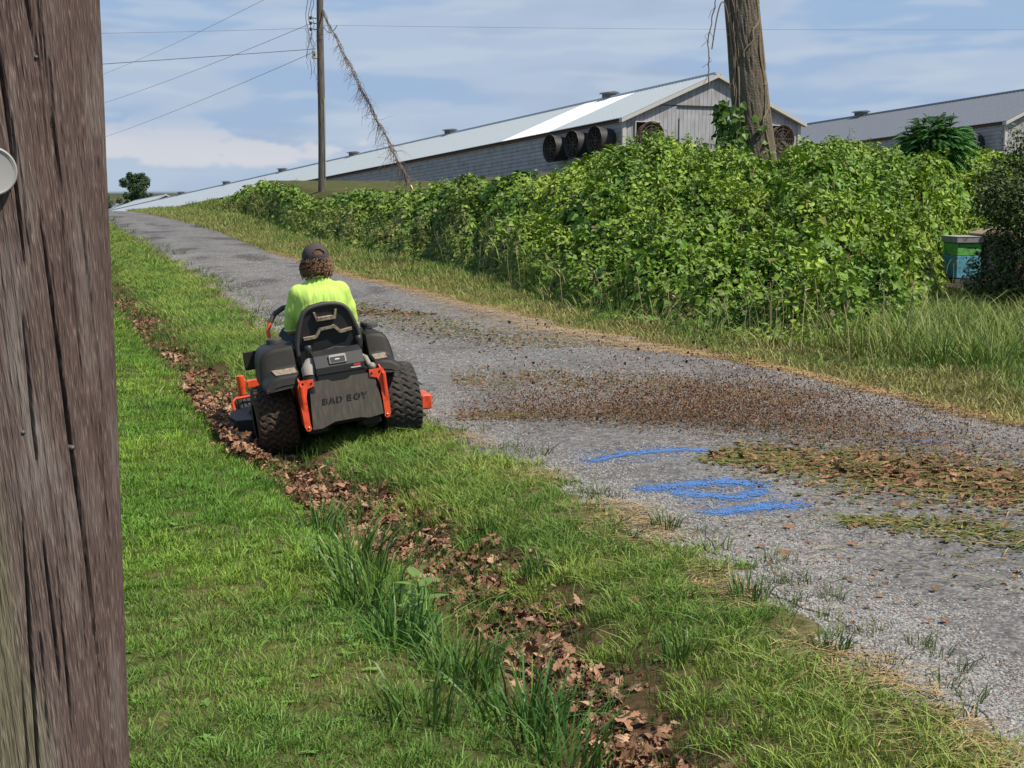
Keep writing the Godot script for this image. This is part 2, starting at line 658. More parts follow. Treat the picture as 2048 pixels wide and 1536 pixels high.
	o.albedo_texture = noise_tex(0.03, FastNoiseLite.TYPE_SIMPLEX_SMOOTH, 256, [[0.0, Color(0.17, 0.17, 0.17)], [0.6, Color(0.24, 0.24, 0.235)], [1.0, Color(0.33, 0.32, 0.30)]], 5, 49)
	M.rubber = world_map(o, 0.4, false)
	o = mat(Color.WHITE, 0.8, 0.0, 0.3)
	o.albedo_texture = noise_tex(0.05, FastNoiseLite.TYPE_SIMPLEX_SMOOTH, 256, [[0.0, Color(0.12, 0.11, 0.10)], [0.5, Color(0.24, 0.20, 0.17)], [0.8, Color(0.34, 0.27, 0.21)], [1.0, Color(0.46, 0.37, 0.28)]], 5, 50)
	M.muddy = world_map(o, 0.35, false)
	o = mat(lin(0.46, 0.68, 0.15), 0.9, 0.0, 0.2)
	o.rim_enabled = true
	o.rim = 0.3
	o.rim_tint = 0.6
	o.albedo_texture = noise_tex(0.02, FastNoiseLite.TYPE_SIMPLEX_SMOOTH, 256, [[0.0, Color(0.86, 0.84, 0.80)], [0.35, Color(0.97, 0.97, 0.96)], [1.0, Color(1, 1, 1)]], 3, 52)
	relief(o, noise_tex(0.012, FastNoiseLite.TYPE_SIMPLEX_SMOOTH, 256, grey_ramp(0.0, 1.0), 3, 53), 1.6)
	M.shirt = world_map(o, 0.5, false)
	M.shirt.uv1_scale = Vector3(3.2, 1.3, 3.2)
	M.jeans = mat(lin(0.018, 0.024, 0.032), 0.9)
	M.skin = mat(lin(0.42, 0.22, 0.15), 0.6)
	M.hair = mat(lin(0.13, 0.066, 0.032), 0.55)
	M.cap = mat(lin(0.070, 0.060, 0.060), 0.95, 0.0, 0.15)
	M.shoe = mat(lin(0.05, 0.035, 0.025), 0.8)

	# timber and bark
	o = mat(lin(0.20, 0.18, 0.155), 0.9, 0.0, 0.2)
	o.albedo_texture = noise_tex(0.02, FastNoiseLite.TYPE_SIMPLEX_SMOOTH, 256, grey_ramp(0.6, 1.0), 4, 61)
	o.uv1_triplanar = true
	o.uv1_scale = Vector3(3.0, 0.35, 3.0)
	M.pole = o
	o = mat(Color.WHITE, 0.95, 0.0, 0.15)
	o.vertex_color_use_as_albedo = true
	o.albedo_texture = noise_tex(0.03, FastNoiseLite.TYPE_SIMPLEX_SMOOTH, 512, grey_ramp(0.62, 1.0), 5, 63)
	relief(o, o.albedo_texture, 3.0)
	M.bark = world_map(o, 0.6, false)
	M.deadvine = mat(lin(0.16, 0.12, 0.09), 0.9)
	M.creeper = mat(lin(0.19, 0.155, 0.10), 0.9)
	M.wire = mat(lin(0.10, 0.11, 0.12), 0.6)
	M.galv = mat(lin(0.5, 0.5, 0.49), 0.5, 0.6)
	M.yellow = mat(lin(0.62, 0.50, 0.10), 0.6)
	M.greybox = mat(lin(0.48, 0.49, 0.47), 0.6)
	M.stem = mat(lin(0.07, 0.075, 0.03), 0.9)


# ------------------------------------------------------------------ ground and lane
func steps(list: Array) -> PackedFloat32Array:
	var o := PackedFloat32Array()
	for a in list:
		var v: float = a[0]
		while v < a[1] - 1e-4:
			o.append(v)
			v += a[2]
	o.append(list[-1][1])
	return o


func edge_l(d: float) -> float:
	return look(tl, d) + n_mid.get_noise_2d(d * 1.7, 71.0) * 0.16 + n_fine.get_noise_2d(d, 31.0) * 0.05


func edge_r(d: float) -> float:
	return look(tr, d) + n_mid.get_noise_2d(d * 1.4, 171.0) * 0.14 + n_fine.get_noise_2d(d, 131.0) * 0.05


func build_ground() -> void:
	var xs := steps([[-1600, -400, 200], [-400, -100, 50], [-100, -40, 10], [-40, -22, 2], [-22, -10, 0.3], [-10, 6, 0.14], [6, 14, 0.4], [14, 60, 3], [60, 200, 20], [200, 1600, 200]])
	var ds := steps([[-60, -6, 9], [-6, 2, 1], [2, 16, 0.12], [16, 34, 0.22], [34, 90, 0.6], [90, 260, 5], [260, 600, 40], [600, 3000, 300]])
	var mb := MB.new()
	var nx := xs.size()
	for d in ds:
		for x in xs:
			var dd: float = clampf(d, -9.0, 220.0)
			var y := ground_y(clampf(x, -90.0, 110.0), dd)
			var ins := minf(x - edge_l(dd), edge_r(dd) - x)
			if d < 220.0:
				y -= 0.05 * smoothstep(0.02, 0.3, ins)
			# bare earth with thatch; brown leaf mould in the ditch, dry and sandy along the lane
			var c := Color(0.085, 0.105, 0.036).lerp(Color(0.13, 0.125, 0.055), smoothstep(-0.1, 0.4, n_mid.get_noise_2d(x * 1.3, d * 1.3)))
			var e: float = absf(x - look(td, dd) - 0.04) / 0.42
			if dd < 32.0:
				c = c.lerp(Color(0.125, 0.08, 0.052), exp(-e * e * e * e))
			var near_lane := smoothstep(-0.75, 0.0, ins + n_mid.get_noise_2d(x * 3.0, d * 3.0) * 0.25)
			c = c.lerp(Color(0.24, 0.185, 0.11) if x > look(tl, dd) + 0.5 else Color(0.19, 0.155, 0.095), near_lane * 0.8)
			mb.col = c
			mb.p(Vector3(x, y, -d))
	for r in ds.size() - 1:
		for q in nx - 1:
			var a := r * nx + q
			mb.t(a, a + nx, a + nx + 1)
			mb.t(a, a + nx + 1, a + 1)
	structure("ground", mb.done(), M.soil, "grassy earth of the lawn, ditch and bank around the lane")


func build_lane() -> void:
	var ds := steps([[-6, 3, 0.5], [3, 16, 0.1], [16, 36, 0.2], [36, 110, 0.5]])
	var mb := MB.new()
	var cols := 44
	for d in ds:
		var l := edge_l(d) - 0.06
		var r := edge_r(d) + 0.06
		for q in cols:
			var f := q / float(cols - 1)
			var x := lerpf(l, r, f)
			var ed := minf(x - l, r - x)
			var y := ground_y(x, d) + 0.006 - 0.035 * (1.0 - smoothstep(0.0, 0.14, ed))
			# worn pavement in the wheel tracks, loose pale stone towards the edges, dark bare patches
			var w := (x - l) / (r - l)
			var track := exp(-pow((w - 0.3) / 0.12, 2.0)) + exp(-pow((w - 0.72) / 0.12, 2.0))
			var n := n_big.get_noise_2d(x * 3.0, d * 1.4) + 0.6 * n_mid.get_noise_2d(x * 1.6, d * 0.8)
			var g := 0.255 + 0.05 * n + 0.03 * track
			var dark := smoothstep(0.22, 0.5, n_mid.get_noise_2d(x * 0.7 + 9.0, d * 0.35 + 50.0)) * smoothstep(16.0, 24.0, d)
			g = lerpf(g, 0.11, dark * 0.75)
			mb.col = Color(g * 0.97, g * 0.95, g * 0.935)
			mb.p(Vector3(x, y, -d))
	for r in ds.size() - 1:
		for q in cols - 1:
			var a := r * cols + q
			mb.t(a, a + cols, a + cols + 1)
			mb.t(a, a + cols + 1, a + 1)
	structure("lane", mb.done(), M.lane, "worn grey gravel and asphalt lane climbing to the crest")


func lane_at(x: float, d: float) -> float:
	return ground_y(x, d) + 0.006


# ------------------------------------------------------------------ poultry houses
func barn_point(x: float, y: float, t: float, k: float) -> Vector3:
	return Vector3(x, y - k * t, -t)


func beam(mb: MB, x0: float, x1: float, y0: float, y1: float, t0: float, t1: float, k: float) -> void:
	mb.hexa([barn_point(x0, y0, t0, k), barn_point(x1, y0, t0, k), barn_point(x1, y0, t1, k), barn_point(x0, y0, t1, k), barn_point(x0, y1, t0, k), barn_point(x1, y1, t0, k), barn_point(x1, y1, t1, k), barn_point(x0, y1, t1, k)])


func barn(called: String, label: String, at: Vector3, yaw: float, long: float, k: float, o: Dictionary) -> Node3D:
	var root := thing(called, label, "barn", Transform3D(Basis(Vector3.UP, yaw), at), "long poultry houses on the rise")
	var hw := 5.5
	var wh := 2.4
	var rh := 2.36           # rise of the roof over its half width
	var rw := 5.76
	var ey := wh - 0.02      # height of the eave edge
	# side walls of lapped horizontal metal boards
	var rows := 10
	for s in [-1, 1]:
		if s > 0 and not o.get("right", false):
			var mb0 := MB.new()
			beam(mb0, hw - 0.1, hw, -0.5, wh, 0.12, long, k)
			part("wall", mb0.done(), M.board, root)
			continue
		for j in rows:
			var mb := MB.new()
			var y0 := 0.3 + j * (wh - 0.3) / rows
			var y1 := 0.3 + (j + 1) * (wh - 0.3) / rows
			var q := []
			for e in [[y0 - 0.02, 0.035], [y1 - 0.004, 0.004]]:
				q += [barn_point(s * (hw - 0.06), e[0], 0.12, k), barn_point(s * (hw + e[1]), e[0], 0.12, k), barn_point(s * (hw + e[1]), e[0], long, k), barn_point(s * (hw - 0.06), e[0], long, k)]
			mb.hexa(q)
			part("siding_board", mb.done(), M.board, root)
		var fb := MB.new()
		beam(fb, s * (hw - 0.08), s * (hw + 0.012), -0.9, 0.28, 0.1, long, k)
		part("footing", fb.done(), M.concrete, root)
	# gable of upright metal panels, in two storeys with a dark joint between
	var joint := wh + 0.75
	var n := 46
	var variants := [o.gable]
	for j in n:
		var x0 := -hw + 2.0 * hw * j / n + 0.008
		var x1 := -hw + 2.0 * hw * (j + 1) / n - 0.008
		var top0 := ey + rh * (1.0 - absf(x0) / rw) - 0.03
		var top1 := ey + rh * (1.0 - absf(x1) / rw) - 0.03
		var mid := 0.5 * (x0 + x1)
		var fan_here: bool = o.get("fans", false) and absf(absf(mid) - 4.1) < 0.78
		if not fan_here:
			var mb := MB.new()
			var a0 := minf(joint - 0.04, top0)
			var a1 := minf(joint - 0.04, top1)
			mb.hexa([Vector3(x0, -0.8, -0.05), Vector3(x1, -0.8, -0.05), Vector3(x1, -0.8, 0.02), Vector3(x0, -0.8, 0.02), Vector3(x0, a0, -0.05), Vector3(x1, a1, -0.05), Vector3(x1, a1, 0.02), Vector3(x0, a0, 0.02)])
			part("siding_panel", mb.done(), variants[0], root)
		else:
			for e in [[-0.8, 0.85], [2.27, joint - 0.04]]:
				var hi0 := minf(e[1], top0)
				var hi1 := minf(e[1], top1)
				if minf(hi0, hi1) - e[0] > 0.05:
					var mb := MB.new()
					mb.hexa([Vector3(x0, e[0], -0.05), Vector3(x1, e[0], -0.05), Vector3(x1, e[0], 0.02), Vector3(x0, e[0], 0.02), Vector3(x0, hi0, -0.05), Vector3(x1, hi1, -0.05), Vector3(x1, hi1, 0.02), Vector3(x0, hi0, 0.02)])
					part("siding_panel", mb.done(), variants[0], root)
		if minf(top0, top1) > joint + 0.05:
			var mb := MB.new()
			mb.hexa([Vector3(x0, joint, -0.04), Vector3(x1, joint, -0.04), Vector3(x1, joint, 0.05), Vector3(x0, joint, 0.05), Vector3(x0, top0, -0.04), Vector3(x1, top1, -0.04), Vector3(x1, top1, 0.05), Vector3(x0, top0, 0.05)])
			part("siding_panel", mb.done(), variants[0], root)
	var back := MB.new()
	back.slab(PackedVector2Array([Vector2(-hw + 0.02, -0.9), Vector2(hw - 0.02, -0.9), Vector2(hw - 0.02, wh), Vector2(0, ey + rh - 0.2), Vector2(-hw + 0.02, wh)]), -0.16, -0.075)
	part("gable_frame", back.done(), M.dark, root)
	if o.get("door", false):
		# sliding double door, proud of the wall, hung under a track
		for s in [-1, 1]:
			var dr := part("door", door_leaf(s), o.gable, root)
			var hm := MB.new()
			hm.box(Vector3(-0.1 + s * 0.12, 1.15, 0.115), Vector3(0.03, 0.22, 0.03))
			part("handle", hm.done(), M.dark, dr)
		var tm := MB.new()
		tm.box(Vector3(-0.1, joint - 0.03, 0.075), Vector3(4.4, 0.07, 0.05))
		part("door_track", tm.done(), M.dark, root)
	for s in [-1, 1]:
		var cm := MB.new()
		cm.box(Vector3(s * (hw - 0.02), 0.8, 0.03), Vector3(0.2, 3.1, 0.12))
		part("corner_trim", cm.done(), M.trim, root)
		var rm := MB.new()
		var q := []
		for e in [-0.16, 0.02]:
			q += [Vector3(s * (rw + 0.02), ey + e - 0.005, 0.06), Vector3(0, ey + rh + e, 0.06), Vector3(0, ey + rh + e, 0.34), Vector3(s * (rw + 0.02), ey + e - 0.005, 0.34)]
		rm.hexa(q)
		part("rake_trim", rm.done(), M.trim, root)
		var em := MB.new()
		beam(em, s * (rw - 0.22), s * (rw - 0.17), ey - 0.12, ey + 0.02, 0.0, long, k)
		part("eave_board", em.done(), M.rust if s < 0 else M.trim, root)
	# roof sheets: one by one near the gable, one long run beyond
	var w := 0.92
	var solo := int(minf(60.0, long / w - 2.0))
	for s in [-1, 1]:
		var nn: int = solo if s < 0 else 0
		for j in nn + 1:
			var t0 := -0.30 + j * w
			var t1 := t0 + w - 0.006 if j < nn else long
			var mb := MB.new()
			var q := []
			for e in [0.02, 0.05]:
				q += [barn_point(s * rw, ey + e, t0, k), barn_point(0, ey + rh + e, t0, k), barn_point(0, ey + rh + e, t1, k), barn_point(s * rw, ey + e, t1, k)]
			mb.hexa(q)
			var ribs := 3 if j < nn else int((t1 - t0) / 0.92)
			for rr in ribs:
				var tt := t0 + (rr + 0.5) * (t1 - t0) / ribs
				q = []
				for e in [0.045, 0.075]:
					q += [barn_point(s * rw, ey + e, tt - 0.02, k), barn_point(0, ey + rh + e, tt - 0.02, k), barn_point(0, ey + rh + e, tt + 0.02, k), barn_point(s * rw, ey + e, tt + 0.02, k)]
				mb.hexa(q)
			var m: Material = o.roof
			if s < 0 and o.has("new") and t0 > o.new[0] and t0 < o.new[1]:
				m = M.roof_white
			part("roof_sheet", mb.done(), m, root)
	var rc := MB.new()
	beam(rc, -0.2, 0.2, ey + rh - 0.02, ey + rh + 0.09, -0.32, long, k)
	part("ridge_cap", rc.done(), o.roof, root)
	for t in o.get("vents", []):
		var vb := MB.new()
		var p0 := barn_point(0, ey + rh + 0.05, t, k)
		vb.box(p0 + Vector3(0, 0.11, 0), Vector3(0.5, 0.24, 0.8))
		var vn := part("ridge_vent", vb.done(), M.vent, root)
		var lid := MB.new()
		lid.slab(PackedVector2Array([Vector2(-0.38, 0.21), Vector2(0.38, 0.21), Vector2(0.32, 0.29), Vector2(0, 0.34), Vector2(-0.32, 0.29)]), -0.52, 0.52, p0)
		part("vent_lid", lid.done(), M.vent, vn)
	return root


func door_leaf(s: int) -> ArrayMesh:
	var mb := MB.new()
	for j in 9:
		var x0 := (0.005 if s > 0 else -2.1) + j * 0.2325 - 0.1
		mb.box(Vector3(x0 + 0.116, 0.9, 0.08), Vector3(0.218, 3.3, 0.03))
	mb.box(Vector3(-0.1 + s * 1.05, 0.9, 0.055), Vector3(2.06, 3.3, 0.02))
	return mb.done()


func fan_cone(root: Node3D, at: Vector3, bas: Basis, long: float, shell: Material) -> void:
	# a round exhaust cone; its axis is bas.y
	var mb := MB.new()
	mb.lathe(at, [[0.60, 0.0], [0.64, long * 0.25], [0.70, long * 0.8], [0.735, long - 0.03], [0.735, long], [0.715, long], [0.68, long * 0.8], [0.60, 0.05]], 32, bas)
	var f := part("exhaust_fan", mb.done(), shell, root)
	var g := MB.new()
	g.lathe(at + bas.y * 0.12, [[0.0, 0.0], [0.62, 0.0]], 24, bas)
	part("shutter", g.done(), M.fan_in, f)
	var gm := MB.new()
	for r in [0.2, 0.36, 0.52, 0.66]:
		var ring := PackedVector3Array()
		for q in 25:
			ring.append(at + bas * Vector3(cos(TAU * q / 24.0) * r, long * 0.93, sin(TAU * q / 24.0) * r))
		gm.tube(ring, PackedFloat32Array([0.012]), 4, false)
	for q in 4:
		var an := PI * q / 4.0
		gm.tube(PackedVector3Array([at + bas * Vector3(cos(an) * 0.71, long * 0.92, sin(an) * 0.71), at + bas * Vector3(-cos(an) * 0.71, long * 0.92, -sin(an) * 0.71)]), PackedFloat32Array([0.014]), 4, false)
	for q in 3:
		var an := TAU * q / 3.0 + 0.4
		var dirv := bas * Vector3(cos(an), 0, sin(an))
		var side := bas * Vector3(-sin(an), 0.5, cos(an))
		gm.quad(at + bas.y * 0.3 + dirv * 0.08, at + bas.y * 0.3 + dirv * 0.56 + side * 0.05, at + bas.y * 0.3 + dirv * 0.56 + side * 0.24, at + bas.y * 0.3 + dirv * 0.08 + side * 0.12)
	part("guard", gm.done(), M.fan_in, f)


func build_barns() -> void:
	var yaw := atan2(0.468, 0.884)
	var k := 0.060
	var vents := []
	for t in [10.2, 31.5, 50.0, 68.0, 86.0, 104.0]:
		vents.append(t)
	var b := barn("poultry_house", "long grey poultry house with three black fans and one white roof strip", Vector3(10.36, 2.84, -74.0), yaw, 142.0, k, {"gable": M.siding, "roof": M.roof_grey, "new": [6.6, 12.2], "fans": true, "door": true, "vents": vents})
	for t in [1.15, 3.4, 5.7]:
		fan_cone(b, barn_point(-5.52, 1.42, t, k), Basis(Vector3(0, 0, 1), Vector3(-1, 0, 0), Vector3(0, -1, 0)).orthonormalized(), 0.95, M.fan)
	for s in [-1, 1]:
		fan_cone(b, Vector3(s * 4.1, 1.56, -0.05), Basis(Vector3(1, 0, 0), Vector3(0, 0, 1), Vector3(0, -1, 0)), 0.55, M.rust)
		var hb := MB.new()
		for e in [[-0.74, 0], [0.74, 0]]:
			hb.box(Vector3(s * 4.1 + e[0], 1.56, 0.05), Vector3(0.05, 1.44, 0.18))
		hb.box(Vector3(s * 4.1, 2.28, 0.05), Vector3(1.52, 0.05, 0.18))
		hb.box(Vector3(s * 4.1, 0.86, 0.05), Vector3(1.52, 0.05, 0.18))
		part("fan_frame", hb.done(), M.trim, b)
	# the second house stands farther right, parallel to the first
	var e2 := Vector3(27.16, 5.49, -80.0)
	var foot := e2 + Vector3(0.884, 0, -0.468) * 5.76
	var b2 := barn("poultry_house", "dark roofed poultry house behind the right end of the thicket", Vector3(foot.x, 5.49 - 2.38, foot.z), yaw, 130.0, k, {"gable": M.siding, "roof": M.roof_dark, "vents": [18.0, 40.0]})
	for t in [2.0, 4.4, 6.8]:
		fan_cone(b2, barn_point(-5.52, 1.35, t, k), Basis(Vector3(0, 0, 1), Vector3(-1, 0, 0), Vector3(0, -1, 0)).orthonormalized(), 0.8, M.fan)
	var b3 := barn("poultry_house", "far poultry house with dark red gable showing above the pale ridge", Vector3(-55.6, -3.45, -230.0), yaw, 60.0, 0.05, {"gable": M.red_wall, "roof": M.roof_grey})


# ------------------------------------------------------------------ poles and wires
func pole_picture() -> Array:
	# weathered creosoted timber, wrapped once round the pole: [albedo, relief]
	var w := 2048
	var h := 640
	var a := FastNoiseLite.new()
	a.seed = 5
	a.frequency = 0.5
	a.fractal_octaves = 3
	var fib := a.get_image(w, 90, false, false, false)
	fib.resize(w, h, Image.INTERPOLATE_CUBIC)
	a.seed = 8
	a.frequency = 0.14
	var fib2 := a.get_image(w, 60, false, false, false)
	fib2.resize(w, h, Image.INTERPOLATE_CUBIC)
	a.seed = 11
	a.frequency = 0.008
	a.fractal_octaves = 5
	var tone := a.get_image(w, 400, false, false, false)
	tone.resize(w, h, Image.INTERPOLATE_BILINEAR)
	a.seed = 14
	a.frequency = 0.16
	var fleck := a.get_image(w, 190, false, false, false)
	fleck.resize(w, h, Image.INTERPOLATE_CUBIC)
	var f1 := fib.get_data()
	var f2 := fib2.get_data()
	var t1 := tone.get_data()
	var k1 := fleck.get_data()
	var st := f1.size() / (w * h)
	var col := PackedByteArray()
	col.resize(w * h * 3)
	var hei := PackedByteArray()
	hei.resize(w * h)
	for i in w * h:
		var p: float = f1[i * st] / 255.0
		var q: float = f2[i * st] / 255.0
		var t: float = t1[i * st] / 255.0
		var fl: float = k1[i * st] / 255.0
		var u: float = (i % w) / float(w)
		# greyed and slightly green on the side away from the lane, red brown on the other
		var grey := clampf(smoothstep(0.48, 0.76, t + 0.2 * (q - 0.5)) * 0.5 + 0.1 + smoothstep(0.50, 0.62, u + 0.10 * (t - 0.5)) * 0.6, 0.0, 1.0)
		var green := smoothstep(0.56, 0.60, u + 0.05 * (t - 0.5)) * 0.7
		var r := lerpf(0.325, 0.435, grey)
		var g := lerpf(0.272, 0.41, grey)
		var b := lerpf(0.262, 0.40, grey)
		r = lerpf(r, 0.40, green)
		g = lerpf(g, 0.39, green)
		b = lerpf(b, 0.31, green)
		var v := 1.0 + 0.9 * (p - 0.5) + 0.32 * (q - 0.5)
		var pale := smoothstep(0.61, 0.68, p * 0.62 + fl * 0.40) * 0.7
		r = lerpf(r * v, 0.56, pale)
		g = lerpf(g * v, 0.515, pale)
		b = lerpf(b * v, 0.475, pale)
		col[i * 3] = int(clampf(r, 0, 1) * 255)
		col[i * 3 + 1] = int(clampf(g, 0, 1) * 255)
		col[i * 3 + 2] = int(clampf(b, 0, 1) * 255)
		hei[i] = int(clampf(0.35 * p + 0.35 * q + 0.3 * fl, 0, 1) * 255)
	return [ImageTexture.create_from_image(Image.create_from_data(w, h, false, Image.FORMAT_RGB8, col)), ImageTexture.create_from_image(Image.create_from_data(w, h, false, Image.FORMAT_L8, hei))]


func build_near_pole() -> void:
	var at := Vector3(-0.578, 0.0, -1.5)
	var g := ground_y(at.x, 1.5)
	var pics := pole_picture()
	var m := mat(Color.WHITE, 0.9, 0.0, 0.2)
	m.albedo_texture = pics[0]
	relief(m, pics[1], 0.35)
	m.vertex_color_use_as_albedo = true
	var root := thing("utility_pole", "weathered brown wooden pole filling the left edge, split by long cracks", "pole", Transform3D(Basis.IDENTITY, at + Vector3(0, g, 0)))
	# angle 0 faces the camera side (+z), growing towards +x (right)
	var rr := RandomNumberGenerator.new()
	rr.seed = 12
	var cracks := []   # angle and height at the top, the same at the foot, half width (m), depth (m)
	for c in [[0.63, 1.74, 0.76, 1.49, 0.0022, 0.02], [0.86, 1.55, 1.25, 1.06, 0.0034, 0.035], [1.19, 1.60, 1.46, 1.31, 0.0018, 0.016], [1.38, 1.73, 1.61, 1.49, 0.0013, 0.01], [0.81, 1.79, 0.93, 1.69, 0.0022, 0.014], [0.91, 1.84, 0.98, 1.76, 0.002, 0.014], [1.0, 1.66, 1.08, 1.56, 0.0024, 0.016], [0.66, 1.26, 0.71, 0.9, 0.002, 0.02], [0.79, 1.24, 0.87, 1.06, 0.0018, 0.014], [1.1, 1.52, 1.19, 1.36, 0.002, 0.014], [0.95, 1.44, 1.02, 1.32, 0.0018, 0.012], [1.36, 1.36, 1.47, 1.16, 0.0015, 0.012], [1.55, 1.5, 1.63, 1.3, 0.0012, 0.008], [0.72, 1.46, 0.78, 1.3, 0.0022, 0.016], [1.12, 1.26, 1.2, 1.12, 0.0014, 0.01], [0.88, 1.2, 0.95, 1.0, 0.0016, 0.014]]:
		cracks.append(c)
	for q in 60:
		var y0 := rr.randf_range(0.75, 2.0)
		var a0 := rr.randf_range(0.5, 1.8)
		var ll := rr.randf_range(0.05, 0.24)
		cracks.append([a0, y0, a0 + ll * rr.randf_range(0.1, 0.55), y0 - ll, rr.randf_range(0.0007, 0.0015), rr.randf_range(0.003, 0.009)])
	var mb := MB.new()
	var angs := PackedFloat32Array()
	var an := -PI
	while an < PI - 1e-3:
		angs.append(an)
		an += 0.0062 if an > 0.2 and an < 2.4 else 0.07
	angs.append(PI)
	var ys := steps([[-0.3, 0.7, 0.1], [0.7, 2.05, 0.011], [2.05, 9.0, 0.3]])
	for y in ys:
		for a in angs:
			var rad := 0.1505 - y * 0.0018
			rad += n_mid.get_noise_3d(sin(a) * 1.2, y * 0.6, cos(a) * 1.2) * 0.004
			rad += n_fine.get_noise_2d(a * 9.0, y * 0.35) * 0.0013
			var bare := 0.0      # pale wood laid open beside the cracks
			for c in cracks:
				if y > c[3] and y < c[1] and absf(a - c[0]) < 0.6:
					var f: float = (c[1] - y) / (c[1] - c[3])
					var ca: float = lerpf(c[0], c[2], f) - (1.45 - y) * 0.62 + n_fine.get_noise_2d(y * 0.9, c[0] * 40.0) * 0.012
					var da: float = absf(a - ca) * 0.15
					var hw2: float = c[4] * 0.45 * sqrt(sin(PI * f)) + 0.0001
					var away: float = (da - hw2 * 1.5) / 0.0022
					bare = maxf(bare, exp(-away * away) * clampf(c[5] * 60.0, 0.0, 1.0) * (0.5 + 0.6 * n_mid.get_noise_2d(y * 9.0, c[0] * 50.0)))
					if da < hw2 * 2.2:
						rad -= c[5] * 0.42 * (1.0 - smoothstep(hw2 * 0.5, hw2 * 2.0, da)) * sqrt(sin(PI * f))
			mb.col = Color(1, 1, 1).lerp(Color(2.1, 2.2, 2.2), clampf(bare, 0.0, 1.0))
			var aw: float = a + (1.45 - y) * 0.62
			mb.p(Vector3(sin(aw) * rad, y, cos(aw) * rad), Vector2(0.65 - a / TAU, y / 0.95))
	var n := angs.size()
	for r in ys.size() - 1:
		for q in n - 1:
			var e := r * n + q
			mb.t(e, e + n, e + n + 1)
			mb.t(e, e + n + 1, e + 1)
	part("shaft", mb.done(), m, root)
	# pale round tag nailed to it
	var ta := 0.5
	var tb := Basis(Vector3.UP, ta) * Basis(Vector3.RIGHT, PI / 2.0)
	var tm := MB.new()
	tm.lathe(Vector3.ZERO, [[0.0, 0.010], [0.0200, 0.010], [0.0212, 0.0115], [0.0228, 0.0115], [0.0236, 0.009], [0.0236, -0.006]], 40)
	var tagged := part("round_tag", tm.done(), mat(lin(0.33, 0.335, 0.33), 0.55, 0.2), root, Transform3D(tb, Vector3(0.079, 1.64 - g, 0.126)))
	var nm := MB.new()
	nm.lathe(Vector3.ZERO, [[0.0, 0.0135], [0.003, 0.013], [0.004, 0.010]], 12)
	part("nail", nm.done(), M.steel, tagged)
	for q in [[0.69, 1.385, 0.0022], [1.06, 1.362, 0.0026], [0.9, 1.75, 0.0018]]:
		var hm := MB.new()
		hm.lathe(Vector3.ZERO, [[0.0, 0.0012], [q[2], 0.0008], [q[2] * 1.1, -0.006]], 10)
		part("nail", hm.done(), M.vent, root, Transform3D(Basis(Vector3.UP, q[0]) * Basis(Vector3.RIGHT, PI / 2.0), Vector3(sin(q[0]) * 0.149, q[1] - g, cos(q[0]) * 0.149)))


func wire(label: String, a: Vector3, b: Vector3, sag: float, rad: float) -> void:
	var o := thing("overhead_wire", label, "wire", Transform3D(Basis.IDENTITY, a), "overhead wires")
	var path := PackedVector3Array()
	for k in 25:
		var f := k / 24.0
		path.append((b - a) * f - Vector3(0, sag * 4.0 * f * (1.0 - f), 0))
	var mb := MB.new()
	mb.tube(path, PackedFloat32Array([rad]), 5)
	part("strand", mb.done(), M.wire, o)


